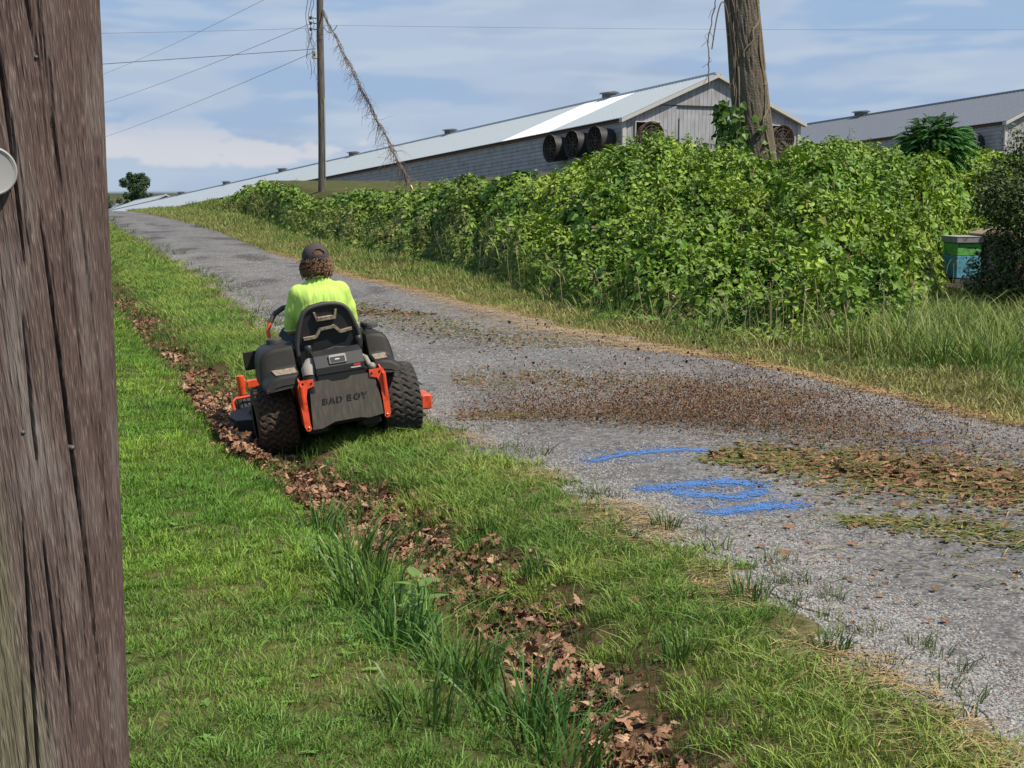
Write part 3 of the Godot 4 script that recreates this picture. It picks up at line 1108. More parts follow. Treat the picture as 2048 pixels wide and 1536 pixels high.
func build_far_poles() -> void:
	var gx := -6.5
	var gy := ground_y(gx, 49.0)
	var root := thing("utility_pole", "slender grey utility pole rising from the thicket in mid distance", "pole", Transform3D(Basis.IDENTITY, Vector3(gx, gy - 0.3, -49.0)), "utility poles")
	var h := 10.5 - gy
	var mb := MB.new()
	var path := PackedVector3Array()
	var rad := PackedFloat32Array()
	for k in 15:
		var f := k / 14.0
		path.append(Vector3(0.09 * f + 0.02 * sin(f * 7.0), h * f, 0))
		rad.append(lerpf(0.135, 0.105, f))
	mb.tube(path, rad, 14)
	part("shaft", mb.done(), M.pole, root)
	var top := -gy + 0.3
	var bx := MB.new()
	bx.cbox(Vector3(-0.15, 6.22 + top, 0.06), Vector3(0.17, 0.26, 0.14), 0.015)
	var bxn := part("terminal_box", bx.done(), M.greybox, root)
	var bk := MB.new()
	bk.box(Vector3(-0.15, 6.22 + top, 0.135), Vector3(0.05, 0.06, 0.01))
	part("latch", bk.done(), M.dark, bxn)
	var cd := MB.new()
	cd.tube(PackedVector3Array([Vector3(0.15, 0.8, 0.09), Vector3(0.155, 3.0, 0.09), Vector3(0.15, 3.4, 0.09)]), PackedFloat32Array([0.025]), 6)
	part("conduit", cd.done(), M.galv, root)
	for y in [7.05, 7.25, 7.42]:
		var ins := MB.new()
		ins.tube(PackedVector3Array([Vector3(-0.08, y + top, 0), Vector3(-0.26, y + top + 0.03, 0.02)]), PackedFloat32Array([0.018]), 6)
		ins.lathe(Vector3(-0.27, y + top - 0.04, 0.02), [[0.0, 0.0], [0.05, 0.01], [0.035, 0.04], [0.055, 0.06], [0.04, 0.1], [0.0, 0.12]], 12)
		part("insulator", ins.done(), M.dark, root)
	var loopm := MB.new()
	for k in 3:
		var x0 := -0.2 - 0.09 * k
		var pp := PackedVector3Array()
		for j in 13:
			var f := j / 12.0
			pp.append(Vector3(x0 + 0.05 * sin(f * 9.0 + k), 8.1 + top - f * (1.0 + 0.5 * k), 0.03))
		loopm.tube(pp, PackedFloat32Array([0.012]), 5)
	var pp2 := PackedVector3Array()
	for j in 13:
		var f := j / 12.0
		pp2.append(Vector3(0.12 + 0.5 * f, 7.2 + top - 0.25 * sin(f * PI) , 0.0))
	loopm.tube(pp2, PackedFloat32Array([0.014]), 5)
	part("jumper_wire", loopm.done(), M.wire, root)
	# the next pole of the line stands beyond the crest, behind the big near pole
	var p2 := Vector3(-39.5, -3.0, -120.0)
	var r2 := thing("utility_pole", "distant utility pole beyond the crest behind the large brown pole", "pole", Transform3D(Basis.IDENTITY, p2), "utility poles")
	mb = MB.new()
	mb.tube(PackedVector3Array([Vector3.ZERO, Vector3(0, 14.0, 0)]), PackedFloat32Array([0.15, 0.1]), 10)
	part("shaft", mb.done(), M.pole, r2)
	var a := Vector3(gx, 0, -49.0)
	wire("topmost wire slanting down left from the slender pole", a + Vector3(-0.1, 8.9, 0), p2 + Vector3(0, 12.6, 0), 0.5, 0.007)
	wire("middle wire slanting down left from the pole's insulators", a + Vector3(-0.28, 7.25, 0), p2 + Vector3(0, 10.5, 0), 0.35, 0.008)
	wire("lowest wire slanting down left from the slender pole", a + Vector3(-0.1, 6.35, 0), p2 + Vector3(0, 7.6, 0), 0.35, 0.008)
	wire("thin level wire running left from the pole's insulators", a + Vector3(-0.28, 7.1, 0), Vector3(-40, 6.4, -40.0), 0.35, 0.005)
	wire("thick cable running left from beside the grey terminal box", a + Vector3(-0.12, 6.42, 0), Vector3(-40, 2.6, -32.0), 0.1, 0.012)
	wire("faint wire crossing the sky to the right of the pole", a + Vector3(0.15, 7.2, 0), Vector3(60, 10.0, -70.0), 0.35, 0.005)
	# guy wire hung with a dead creeper
	var g0 := a + Vector3(0.08, 7.75, 0)
	var gyr := vine_y(-2.95, 44.0)
	var g1 := Vector3(-2.9, 1.42, -44.0)
	var guy := thing("guy_wire", "slanting guy wire with yellow guard, from slender pole into thicket", "guy wire", Transform3D(Basis.IDENTITY, g0))
	mb = MB.new()
	mb.tube(PackedVector3Array([Vector3.ZERO, (g1 - g0)]), PackedFloat32Array([0.012]), 5)
	part("strand", mb.done(), M.wire, guy)
	mb = MB.new()
	mb.tube(PackedVector3Array([(g1 - g0) * 0.935, (g1 - g0) * 1.03]), PackedFloat32Array([0.03]), 8)
	part("guard", mb.done(), M.yellow, guy)
	var rr := RandomNumberGenerator.new()
	rr.seed = 90
	var dv := thing("dead_creeper", "bare brown dead creeper hanging along the slanting guy wire", "creeper", Transform3D(Basis.IDENTITY, g0))
	mb = MB.new()
	for k in 260:
		var f := pow(rr.randf(), 0.75) * 0.93
		var p := (g1 - g0) * f
		var l := rr.randf_range(0.25, 0.9) * (0.55 + 0.75 * f)
		var path2 := PackedVector3Array()
		var dirv := Vector3(rr.randf_range(-0.5, 0.3), rr.randf_range(-0.8, 0.5), rr.randf_range(-0.4, 0.4))
		for j in 7:
			path2.append(p)
			dirv += Vector3(rr.randf_range(-0.4, 0.33), rr.randf_range(-0.55, 0.16), rr.randf_range(-0.3, 0.3))
			p += dirv.normalized() * l / 7.0
		mb.tube(path2, PackedFloat32Array([rr.randf_range(0.006, 0.011), 0.008, 0.006, 0.005, 0.004, 0.004, 0.003]), 3, false)
	for k in 4:
		var path3 := PackedVector3Array()
		for j in 40:
			var f := j / 39.0
			path3.append((g1 - g0) * f * 0.97 + Vector3(sin(j * 0.9 + k) * 0.05, cos(j * 0.7 + k * 2) * 0.05, sin(j * 0.6 + k) * 0.05))
		mb.tube(path3, PackedFloat32Array([0.013]), 4, false)
	part("stems", mb.done(), M.deadvine, dv)
	mb = MB.new()
	for k in 16:
		var p := Vector3(rr.randf_range(-0.5, -0.15), rr.randf_range(-2.2, -0.5), 0.05)
		var path2 := PackedVector3Array()
		for j in 8:
			path2.append(p + Vector3(rr.randf_range(-0.04, 0.04), -0.09 * j, 0))
		mb.tube(path2, PackedFloat32Array([0.006]), 3, false)
	part("hanging_stems", mb.done(), M.deadvine, dv)


# ------------------------------------------------------------------ leaves as shapes
func leaf_mesh(kind: String, sd: int) -> ArrayMesh:
	# about one metre long, base at the origin, growing along -z; y is up
	var rr := RandomNumberGenerator.new()
	rr.seed = sd
	var out := []
	match kind:
		"vine":   # broad, pointed, slightly lobed
			out = [[0.0, 0.0], [0.22, 0.02], [0.40, 0.16], [0.43, 0.34], [0.30, 0.52], [0.24, 0.68], [0.10, 0.9], [0.0, 1.0]]
		"oval":
			out = [[0.0, 0.0], [0.14, 0.12], [0.22, 0.32], [0.22, 0.52], [0.15, 0.76], [0.0, 1.0]]
		"lance":
			out = [[0.0, 0.0], [0.08, 0.15], [0.11, 0.4], [0.08, 0.7], [0.0, 1.0]]
		"lobed":  # dead sycamore and oak leaves
			out = [[0.0, 0.0], [0.10, 0.06], [0.32, 0.02], [0.28, 0.20], [0.52, 0.34], [0.30, 0.44], [0.36, 0.66], [0.17, 0.68], [0.12, 0.86], [0.0, 1.0]]
	var mb := MB.new()
	var curl := rr.randf_range(0.15, 0.5) * (1.0 if kind != "lobed" else rr.randf_range(0.6, 1.6))
	var fold := rr.randf_range(0.1, 0.3) * (1.0 if kind != "lobed" else rr.randf_range(-1.2, 1.6))
	var tw := rr.randf_range(-0.25, 0.25)
	var pts := []
	for s in [-1.0, 1.0]:
		var side := []
		for q in out:
			var x: float = q[0] * s * rr.randf_range(0.88, 1.12)
			var z: float = q[1]
			var y := absf(x) * fold - curl * z * z * 0.5 + tw * x * z
			if kind == "lobed":
				y += rr.randf_range(-0.05, 0.07)
			side.append(Vector3(x, y, -z))
		pts.append(side)
	var spine := []
	for q in out:
		spine.append(Vector3(0, -curl * q[1] * q[1] * 0.5, -q[1]))
	for s in 2:
		for k in out.size() - 1:
			var a: Vector3 = spine[k]
			var b: Vector3 = spine[k + 1]
			var c: Vector3 = pts[s][k + 1]
			var d: Vector3 = pts[s][k]
			if k > 0:
				mb.tri(a, c, d)
			if k < out.size() - 2:
				mb.tri(a, b, c)
	return mb.done()


func tuft_mesh(sd: int, n: int, spread_r: float, h0: float, h1: float, w: float, bend: float, dry := 0.0) -> ArrayMesh:
	var rr := RandomNumberGenerator.new()
	rr.seed = sd
	var mb := MB.new()
	for k in n:
		var a := rr.randf() * TAU
		var rad := sqrt(rr.randf()) * spread_r
		var p := Vector3(cos(a) * rad, -0.01, sin(a) * rad)
		var dirv := Vector3(cos(a + rr.randf_range(-1, 1)), 0, sin(a + rr.randf_range(-1, 1)))
		var yaw := rr.randf() * TAU
		var side := Vector3(cos(yaw), 0, sin(yaw)) * w * rr.randf_range(0.6, 1.3) * 0.5
		var h := rr.randf_range(h0, h1)
		var b := bend * rr.randf_range(0.2, 1.3)
		var v := rr.randf_range(0.68, 1.3)
		if rr.randf() < dry:
			mb.col = Color(2.6 * v, 1.35 * v, 1.9 * v)
		else:
			mb.col = Color(v * rr.randf_range(0.85, 1.2), v, v * rr.randf_range(0.7, 1.1))
		var m1 := p + Vector3(0, h * 0.5, 0) + dirv * h * b * 0.22
		var m2 := p + Vector3(0, h * 0.82, 0) + dirv * h * b * 0.6
		var tip := p + Vector3(0, h * (1.0 - 0.18 * b), 0) + dirv * h * b * 1.05
		var k0 := mb.p(p - side)
		mb.p(p + side)
		mb.p(m1 - side * 0.9)
		mb.p(m1 + side * 0.9)
		mb.p(m2 - side * 0.6)
		mb.p(m2 + side * 0.6)
		mb.p(tip)
		mb.t(k0, k0 + 2, k0 + 3)
		mb.t(k0, k0 + 3, k0 + 1)
		mb.t(k0 + 2, k0 + 4, k0 + 5)
		mb.t(k0 + 2, k0 + 5, k0 + 3)
		mb.t(k0 + 4, k0 + 6, k0 + 5)
	return mb.done()


func leaf_turn(rr: RandomNumberGenerator, normal: Vector3, droop: float) -> Basis:
	# a basis whose y is near the normal and whose -z (the tip) hangs outwards and down
	var y := (normal + Vector3(rr.randf_range(-1, 1), rr.randf_range(-0.7, 0.7), rr.randf_range(-1, 1)) * 0.75).normalized()
	var a := rr.randf() * TAU
	var z := Vector3(cos(a), droop, sin(a))
	z = (z - y * z.dot(y)).normalized()
	return Basis(y.cross(z).normalized(), y, z)


# ------------------------------------------------------------------ the tall trunk
func build_trunk() -> void:
	var gy := ground_y(4.75, 27.0)
	var root := thing("tree", "tall bare leaning trunk with rough bark and creepers above the thicket", "tree", Transform3D(Basis.IDENTITY, Vector3(4.74, gy, -27.0)))
	var mb := MB.new()
	var sides := 96
	var rows := 260
	var pts := PackedVector3Array()
	var rid := FastNoiseLite.new()
	rid.seed = 33
	rid.frequency = 1.0
	rid.fractal_octaves = 3
	for r in rows + 1:
		var y := r / float(rows) * 10.0
		var c := Vector3(-0.135 * y + 0.004 * y * y, y, 0)
		var base := 0.345 * pow(1.0 - y / 24.0, 1.1) + 0.14 * exp(-y * 1.7)
		for q in sides:
			var a := TAU * q / sides
			# interlacing ridges of the bark
			var n1 := rid.get_noise_3d(cos(a) * 5.2, y * 0.85, sin(a) * 5.2)
			var n2 := rid.get_noise_3d(cos(a) * 11.0 + 40.0, y * 2.2, sin(a) * 11.0)
			var g := 1.0 - absf(n1) * 2.4
			var ra := base * (1.0 + 0.05 * sin(a * 2.0 + 1.0) + 0.03 * sin(a * 3.0 + y * 0.4)) + 0.020 * g + 0.014 * n2
			mb.col = Color(0.235, 0.205, 0.165) * (0.85 + 0.3 * n2)
			mb.col.a = 1.0
			mb.p(c + Vector3(cos(a) * ra, 0, sin(a) * ra))
	for r in rows:
		for q in sides:
			var e := (q + 1) % sides
			mb.t(r * sides + q, (r + 1) * sides + q, (r + 1) * sides + e)
			mb.t(r * sides + q, (r + 1) * sides + e, r * sides + e)
	part("trunk", mb.done(), M.bark, root)
	# broken limbs high up, out of the picture
	for k in 5:
		var lm := MB.new()
		var y0 := 7.4 + k * 0.5
		var a := k * 2.4
		var path := PackedVector3Array()
		var rad := PackedFloat32Array()
		lm.col = Color(0.2, 0.175, 0.145)
		for j in 8:
			var f := j / 7.0
			path.append(Vector3(-0.135 * y0 + 0.004 * y0 * y0, y0, 0) + Vector3(cos(a) * 1.9 * f, 1.6 * f + 0.3 * sin(f * 5.0 + k), sin(a) * 1.9 * f))
			rad.append(lerpf(0.11, 0.025, f))
		lm.tube(path, rad, 9)
		part("limb", lm.done(), M.bark, root)
	# creepers twined round the trunk
	var rr := RandomNumberGenerator.new()
	rr.seed = 402
	var cm := MB.new()
	for k in 9:
		var path := PackedVector3Array()
		var a0: float = [0.3, 1.1, 1.5, 2.2, 0.8, 2.7, 1.9, 0.0, 3.0][k]
		var y0: float = [0.3, 0.4, 1.6, 0.2, 2.6, 0.5, 3.1, 2.0, 1.0][k]
		var y1: float = [5.0, 4.0, 2.7, 6.0, 3.6, 6.5, 4.1, 3.0, 5.5][k]
		var wind: float = [0.3, -0.5, -1.5, 0.4, -1.6, -0.3, -1.7, -1.5, 0.35][k]
		for j in 22:
			var f := j / 21.0
			var y := lerpf(y0, y1, f)
			var a := a0 + wind * f + 0.12 * sin(j * 0.8 + k)
			var ra := 0.345 * pow(1.0 - y / 24.0, 1.1) + 0.14 * exp(-y * 1.7) + 0.028
			path.append(Vector3(-0.135 * y + 0.004 * y * y + cos(a) * ra, y, sin(a) * ra))
		cm.tube(path, PackedFloat32Array([rr.randf_range(0.014, 0.024)]), 6)
	part("creeper_stem", cm.done(), M.creeper, root)
	# thin vines hanging free beside it
	var hm := MB.new()
	for v in [[-0.78, 6.2, 3.05, 0.3], [-0.98, 6.0, 3.6, 0.5], [-0.86, 6.5, 3.9, 0.25], [-1.02, 4.15, 2.6, -0.1], [-0.72, 4.2, 2.4, 0.12], [0.12, 6.4, 4.4, 0.1], [-0.62, 3.2, 1.0, 0.1]]:
		var path := PackedVector3Array()
		var x: float = v[0]
		for j in 22:
			var f := j / 21.0
			x += rr.randf_range(-0.025, 0.025) + v[3] / 40.0
			path.append(Vector3(x, lerpf(v[1], v[2], f), 0.25 + 0.02 * sin(j)))
		hm.tube(path, PackedFloat32Array([0.011]), 4, false)
		for j in 6:
			var q: Vector3 = path[rr.randi_range(2, 20)]
			hm.tube(PackedVector3Array([q, q + Vector3(rr.randf_range(-0.1, 0.1), -0.08, 0), q + Vector3(rr.randf_range(-0.16, 0.16), -0.2, 0)]), PackedFloat32Array([0.005]), 3, false)
	var arch := PackedVector3Array()
	for j in 16:
		var f := j / 15.0
		arch.append(Vector3(-1.06 + 0.3 * f, 2.75 + 1.35 * sin(PI * (0.12 + f * 0.62)), 0.25))
	hm.tube(arch, PackedFloat32Array([0.012]), 4, false)
	part("hanging_vine", hm.done(), M.deadvine, root)
	# leafy vine climbing its foot
	var sc := Scatter.new(2)
	for k in 800:
		var y := pow(rr.randf(), 1.3) * 2.1 + 0.2
		var a := rr.randf_range(0.0, PI) + (0.0 if y < 1.6 else 0.9)
		var lean := -0.135 * y
		var ra := 0.40 + rr.randf() * 0.34 * (1.0 - y / 3.4)
		if cos(a) > -0.15 and rr.randf() < 0.93:
			continue
		var p := Vector3(lean + cos(a) * ra - 0.12, y, sin(a) * ra)
		var s := rr.randf_range(0.10, 0.19)
		var v := rr.randf_range(0.7, 1.25)
		sc.add(k % 2, Transform3D(leaf_turn(rr, Vector3(cos(a) * 0.6, 0.6, sin(a)), 0.9).scaled(Vector3.ONE * s), p), Color(0.075 * v, 0.15 * v, 0.02 * v))
	spread(sc, "vine_leaves", [leaf_mesh("vine", 61), leaf_mesh("vine", 62)], M.vine, root)


# ------------------------------------------------------------------ the vine thicket on the bank
func build_vines() -> void:
	var root := thing("vine_thicket", "wide bank smothered in bright green trailing vines along the lane", "thicket")
	root.set_meta("kind", "stuff")
	# tangled dark stems and litter under the leaves
	var mb := MB.new()
	var nb := 210
	var nd := 46
	for r in nd + 1:
		for q in nb + 1:
			var b := lerpf(-0.235, 0.47, q / float(nb))
			var df := pick(FRONT, b)
			var dc := pick(CREST_D, b) + 4.0
			var d := lerpf(df + 0.02, dc, pow(r / float(nd), 1.15))
			var x := b * d
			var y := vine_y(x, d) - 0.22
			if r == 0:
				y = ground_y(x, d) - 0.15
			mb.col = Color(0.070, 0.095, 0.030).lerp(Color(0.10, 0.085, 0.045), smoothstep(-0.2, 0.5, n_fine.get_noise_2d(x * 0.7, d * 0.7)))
			mb.p(Vector3(x, y, -d))
	for r in nd:
		for q in nb:
			var a := r * (nb + 1) + q
			mb.t(a, a + nb + 1, a + nb + 2)
			mb.t(a, a + nb + 2, a + 1)
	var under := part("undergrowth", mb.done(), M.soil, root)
	under.set_meta("kind", "stuff")
	var rr := RandomNumberGenerator.new()
	rr.seed = 77
	var sc := Scatter.new(6)
	var kinds := [leaf_mesh("vine", 1), leaf_mesh("vine", 2), leaf_mesh("vine", 3), leaf_mesh("oval", 4), leaf_mesh("oval", 5), leaf_mesh("lance", 6)]
	var big := []
	var stems := MB.new()
	var total := 240000
	for k in total:
		var b := rr.randf_range(-0.215, 0.40)
		if b < 0.0 and rr.randf() < 0.25:
			continue
		var df := pick(FRONT, b)
		var dc := pick(CREST_D, b) + 1.2
		var d := df + (dc - df) * pow(rr.randf(), 0.9)
		var x := b * d
		# the far left of the bank is rough grass, not vine
		var leafy_here := smoothstep(-0.215, -0.19, b + 0.012 * n_mid.get_noise_2d(x, d))
		if rr.randf() > leafy_here:
			continue
		var y0 := vine_y(x, d)
		var sx := (vine_y(x + 0.25, d) - y0) / 0.25
		var sz := (vine_y(x, d + 0.25) - y0) / 0.25
		var nrm := Vector3(-sx, 1.0, sz).normalized()
		# low on the left the vines give way to weeds
		var weedy: bool = b < 0.04 and (d - df) / (dc - df) < 0.34 + 0.25 * n_mid.get_noise_2d(x * 0.8, d * 0.8) - 0.5 * smoothstep(-0.02, 0.04, b)
		var depth := pow(rr.randf(), 1.6) * 0.5
		var y := y0 - depth + 0.06
		if k % 6 == 0:
			# the face of the bank, down to the grass
			d = df + rr.randf_range(-0.25, 0.7)
			x = b * d
			var top := vine_y(x, maxf(d, df))
			y = lerpf(ground_y(x, d) + 0.02, top + 0.05, rr.randf())
			nrm = Vector3(0, 0.5, 1.0).normalized()
		var patch := n_mid.get_noise_2d(x * 0.55 + 200.0, d * 0.55)
		var patch2 := n_big.get_noise_2d(x * 1.2 - 80.0, d * 1.2)
		var front_weed := 1.0 - smoothstep(0.3, 2.2, d - df + patch * 1.5)
		var kind := 0
		var s := 0.0
		if weedy or front_weed > 0.5 and rr.randf() < (0.75 if b < 0.09 else 0.35):
			kind = 5 if rr.randf() < 0.6 else 4
			s = rr.randf_range(0.06, 0.13)
		elif patch > 0.12:
			kind = 3 + rr.randi() % 2
			s = rr.randf_range(0.06, 0.12)
		else:
			kind = rr.randi() % 3
			s = (0.04 + 0.10 * pow(rr.randf(), 1.7)) * (1.0 + 0.3 * patch2)
		s *= lerpf(1.0, 1.5, smoothstep(26.0, 55.0, d))
		var v := rr.randf_range(0.62, 1.3) * (1.0 + 0.25 * patch2)
		var yel := clampf(0.42 + patch * 0.9 + rr.randf_range(-0.3, 0.3), 0.0, 1.0)
		var c := Color(0.084, 0.185, 0.018).lerp(Color(0.235, 0.34, 0.032), yel) * v
		if b < -0.02:
			c = c.lerp(Color(0.095, 0.15, 0.035) * v, 0.35)
		if weedy:
			c = Color(0.10, 0.165, 0.035).lerp(Color(0.19, 0.20, 0.07), rr.randf()) * v
		if rr.randf() < 0.012:
			c = Color(0.24, 0.20, 0.06)
		if rr.randf() < 0.006:
			c = Color(0.17, 0.10, 0.05)
		c.a = 1.0
		var t := Transform3D(leaf_turn(rr, (nrm + Vector3(0, 0.1, 0.35)).normalized(), 0.7).scaled(Vector3.ONE * s), Vector3(x, y, -d))
		if big.size() < 280 and depth < 0.03 and kind < 3 and d < 22.0 and s > 0.11:
			big.append([kind, t, c])
		else:
			sc.add(kind, t, c)
	spread(sc, "foliage", kinds, M.vine, root)
	# the largest leaves one by one
	var tints := []
	for k in 6:
		var m := mat(Color(0.075, 0.15, 0.02).lerp(Color(0.13, 0.21, 0.03), k / 5.0).linear_to_srgb(), 0.5, 0.0, 0.4)
		m.backlight_enabled = true
		m.backlight = Color(0.6, 0.6, 0.36)
		tints.append(m)
	for q in big:
		var o := part("leaf", kinds[q[0]], tints[rr.randi() % 6], root, q[1])
	# shoots standing above the mass
	var sh := Scatter.new(3)
	for k in 1500:
		var b := rr.randf_range(-0.19, 0.36) if k % 3 == 0 else rr.randf_range(0.05, 0.3)
		var df := pick(FRONT, b)
		var dc := pick(CREST_D, b)
		var d := lerpf(df + 0.3, dc + 0.6, rr.randf())
		var x := b * d
		var p := Vector3(x, vine_y(x, d) - 0.1, -d)
		var h := rr.randf_range(0.15, 0.42)
		var dirv := Vector3(rr.randf_range(-0.3, 0.3), 1.0, rr.randf_range(-0.3, 0.3)).normalized()
		stems.tube(PackedVector3Array([p, p + dirv * h * 0.5, p + dirv * h + Vector3(rr.randf_range(-0.1, 0.1), 0, 0)]), PackedFloat32Array([0.006, 0.005, 0.003]), 3, false)
		for j in 16:
			var f := rr.randf_range(0.15, 1.0)
			var v := rr.randf_range(0.8, 1.3)
			sh.add(rr.randi() % 3, Transform3D(leaf_turn(rr, Vector3.UP, 0.4).scaled(Vector3.ONE * rr.randf_range(0.06, 0.11)), p + dirv * h * f + Vector3(rr.randf_range(-0.05, 0.05), 0, rr.randf_range(-0.05, 0.05))), Color(0.135 * v, 0.235 * v, 0.03 * v))
	spread(sh, "shoots", [kinds[4], kinds[3], kinds[5]], M.vine, root)
	var so := part("shoot_stems", stems.done(), M.stem, root)
	so.set_meta("kind", "stuff")


# ------------------------------------------------------------------ single shrubs and weeds
func bush_leaves(root: Node3D, rr: RandomNumberGenerator, n: int, c: Vector3, rad: Vector3, s0: float, s1: float, ca: Color, cb: Color, kinds: Array, clumps: int, mat_: Material) -> void:
	var cl := []
	for k in clumps:
		var p := Vector3(rr.randfn(), rr.randfn(), rr.randfn()).normalized() * pow(rr.randf(), 0.4)
		cl.append([c + p * rad, rr.randf_range(0.16, 0.34)])
	var sc := Scatter.new(kinds.size())
	for k in n:
		var q: Array = cl[rr.randi() % cl.size()]
		var p := Vector3(rr.randfn(), rr.randfn(), rr.randfn()).normalized() * pow(rr.randf(), 0.45)
		var pos: Vector3 = q[0] + p * rad * q[1]
		var v := rr.randf_range(0.65, 1.3)
		var col := ca.lerp(cb, rr.randf()) * v
		col.a = 1.0
		sc.add(rr.randi() % kinds.size(), Transform3D(leaf_turn(rr, (p + Vector3(0, 0.7, 0)).normalized(), 0.6).scaled(Vector3.ONE * rr.randf_range(s0, s1)), pos), col)
	spread(sc, "crown", kinds, mat_, root)


func build_shrubs() -> void:
	var rr := RandomNumberGenerator.new()
	rr.seed = 801
	# young tree of feathery compound leaves on the crest
	var gy := ground_y(8.2, 28.0)
	var root := thing("sapling", "feathery blue green sapling standing out above the thicket's right crest", "sapling", Transform3D(Basis.IDENTITY.scaled(Vector3(1.3, 1.06, 1.3)), Vector3(8.22, gy, -28.0)))
	var st := MB.new()
	var frond := MB.new()
	var leaflet := func(at: Vector3, dirv: Vector3, up: Vector3, l: float) -> void:
		var side := dirv.cross(up).normalized() * l * 0.17
		frond.quad(at, at + dirv * l * 0.45 + side, at + dirv * l - up * l * 0.2, at + dirv * l * 0.45 - side)
	for k in 15:
		var a := TAU * k / 15.0 + rr.randf_range(-0.2, 0.2)
		var reach := rr.randf_range(0.15, 0.55)
		var top := Vector3(cos(a) * reach * 1.25, 3.15 - gy - reach * rr.randf_range(0.4, 1.5), sin(a) * reach * 0.8)
		st.tube(PackedVector3Array([Vector3(cos(a) * 0.05, 0, sin(a) * 0.05), top * Vector3(0.4, 0.6, 0.4), top]), PackedFloat32Array([0.018, 0.013, 0.008]), 5)
		for j in 26:
			var b := rr.randf() * TAU
			var up := rr.randf_range(-0.8, 1.0)
			var flat := sqrt(1.0 - up * up)
			var shell := pow(rr.randf(), 0.4)
			var dv := Vector3(cos(b) * flat, up * 0.7 + 0.15, sin(b) * flat).normalized()
			var p0 := Vector3(cos(b) * flat * 0.42 * shell, 2.5 - gy + up * 0.42 * shell, sin(b) * flat * 0.38 * shell)
			var l := rr.randf_range(0.18, 0.30)
			var v := rr.randf_range(0.75, 1.2)
			frond.col = Color(0.10 * v, 0.255 * v, 0.08 * v)
			for i in 10:
				var ff := (i + 1) / 10.0
				var pt := p0 + dv * l * ff - Vector3(0, l * 0.5 * ff * ff, 0)
				var sd := dv.cross(Vector3.UP).normalized()
				for s in [-1.0, 1.0]:
					leaflet.call(pt, (sd * s + dv * 0.5 - Vector3(0, 0.25, 0)).normalized(), Vector3.UP, 0.105 * (1.1 - 0.5 * ff))
	part("stems", st.done(), M.stem, root)
	part("crown", frond.done(), leafy(0.5, 0.5, 0.35), root)
	# dark dense evergreen at the right edge, under a taller tree
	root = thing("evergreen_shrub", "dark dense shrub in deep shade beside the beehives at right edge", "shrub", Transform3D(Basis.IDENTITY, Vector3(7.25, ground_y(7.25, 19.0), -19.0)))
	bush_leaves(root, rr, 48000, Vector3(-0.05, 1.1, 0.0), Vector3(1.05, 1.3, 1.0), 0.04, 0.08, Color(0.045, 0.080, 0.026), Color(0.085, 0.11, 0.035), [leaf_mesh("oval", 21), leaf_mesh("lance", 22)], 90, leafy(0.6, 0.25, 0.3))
	st = MB.new()
	for k in 14:
		var a := rr.randf() * TAU
		st.tube(PackedVector3Array([Vector3(cos(a) * 0.12, -0.05, sin(a) * 0.12), Vector3(cos(a) * 0.4, 0.8, sin(a) * 0.4), Vector3(cos(a) * 0.85, rr.randf_range(1.2, 2.0), sin(a) * 0.7)]), PackedFloat32Array([0.035, 0.022, 0.008]), 5)
	part("branches", st.done(), mat(lin(0.05, 0.04, 0.03), 0.9), root)
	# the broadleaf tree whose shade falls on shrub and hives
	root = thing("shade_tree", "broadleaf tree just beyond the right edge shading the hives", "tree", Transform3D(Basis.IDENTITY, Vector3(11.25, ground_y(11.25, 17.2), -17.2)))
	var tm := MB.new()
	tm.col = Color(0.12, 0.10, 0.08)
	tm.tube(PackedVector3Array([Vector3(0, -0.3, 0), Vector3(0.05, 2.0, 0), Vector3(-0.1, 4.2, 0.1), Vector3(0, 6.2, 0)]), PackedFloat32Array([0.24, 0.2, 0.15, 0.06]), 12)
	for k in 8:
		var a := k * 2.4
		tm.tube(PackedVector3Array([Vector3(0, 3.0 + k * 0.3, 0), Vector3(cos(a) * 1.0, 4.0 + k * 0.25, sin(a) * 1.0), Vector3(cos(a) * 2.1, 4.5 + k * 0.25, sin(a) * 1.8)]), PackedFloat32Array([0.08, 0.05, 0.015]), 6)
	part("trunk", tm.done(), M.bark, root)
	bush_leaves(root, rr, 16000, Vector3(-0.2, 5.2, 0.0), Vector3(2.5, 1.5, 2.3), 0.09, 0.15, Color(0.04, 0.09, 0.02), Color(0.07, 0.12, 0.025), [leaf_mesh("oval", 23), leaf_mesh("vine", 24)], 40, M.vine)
	# lone tree beyond the crest, and the tip of a wood beside it
	for q in [[-65.5, 250.0, 1.12, "round dark green tree standing alone beyond the lane's crest", 9000], [-71.5, 255.0, 0.62, "lower dark tree at the left foot of the lone round tree", 1800]]:
		root = thing("distant_tree", q[3], "tree", Transform3D(Basis.IDENTITY, Vector3(q[0], -7.0, -q[1])), "trees beyond the crest")
		tm = MB.new()
		tm.col = Color(0.1, 0.085, 0.07)
		tm.tube(PackedVector3Array([Vector3(0, -2, 0), Vector3(0.1, 4.0, 0), Vector3(-0.2, 8.0 * q[2], 0)]), PackedFloat32Array([0.4, 0.3, 0.1]), 8)
		part("trunk", tm.done(), M.bark, root)
		bush_leaves(root, rr, q[4], Vector3(0, 7.0 * q[2] + 1.1, 0), Vector3(3.1, 3.6, 3.1) * (0.6 + 0.4 * q[2]), 0.22, 0.42, Color(0.022, 0.055, 0.018), Color(0.045, 0.085, 0.024), [leaf_mesh("oval", 25), leaf_mesh("vine", 26)], 24, M.vine)


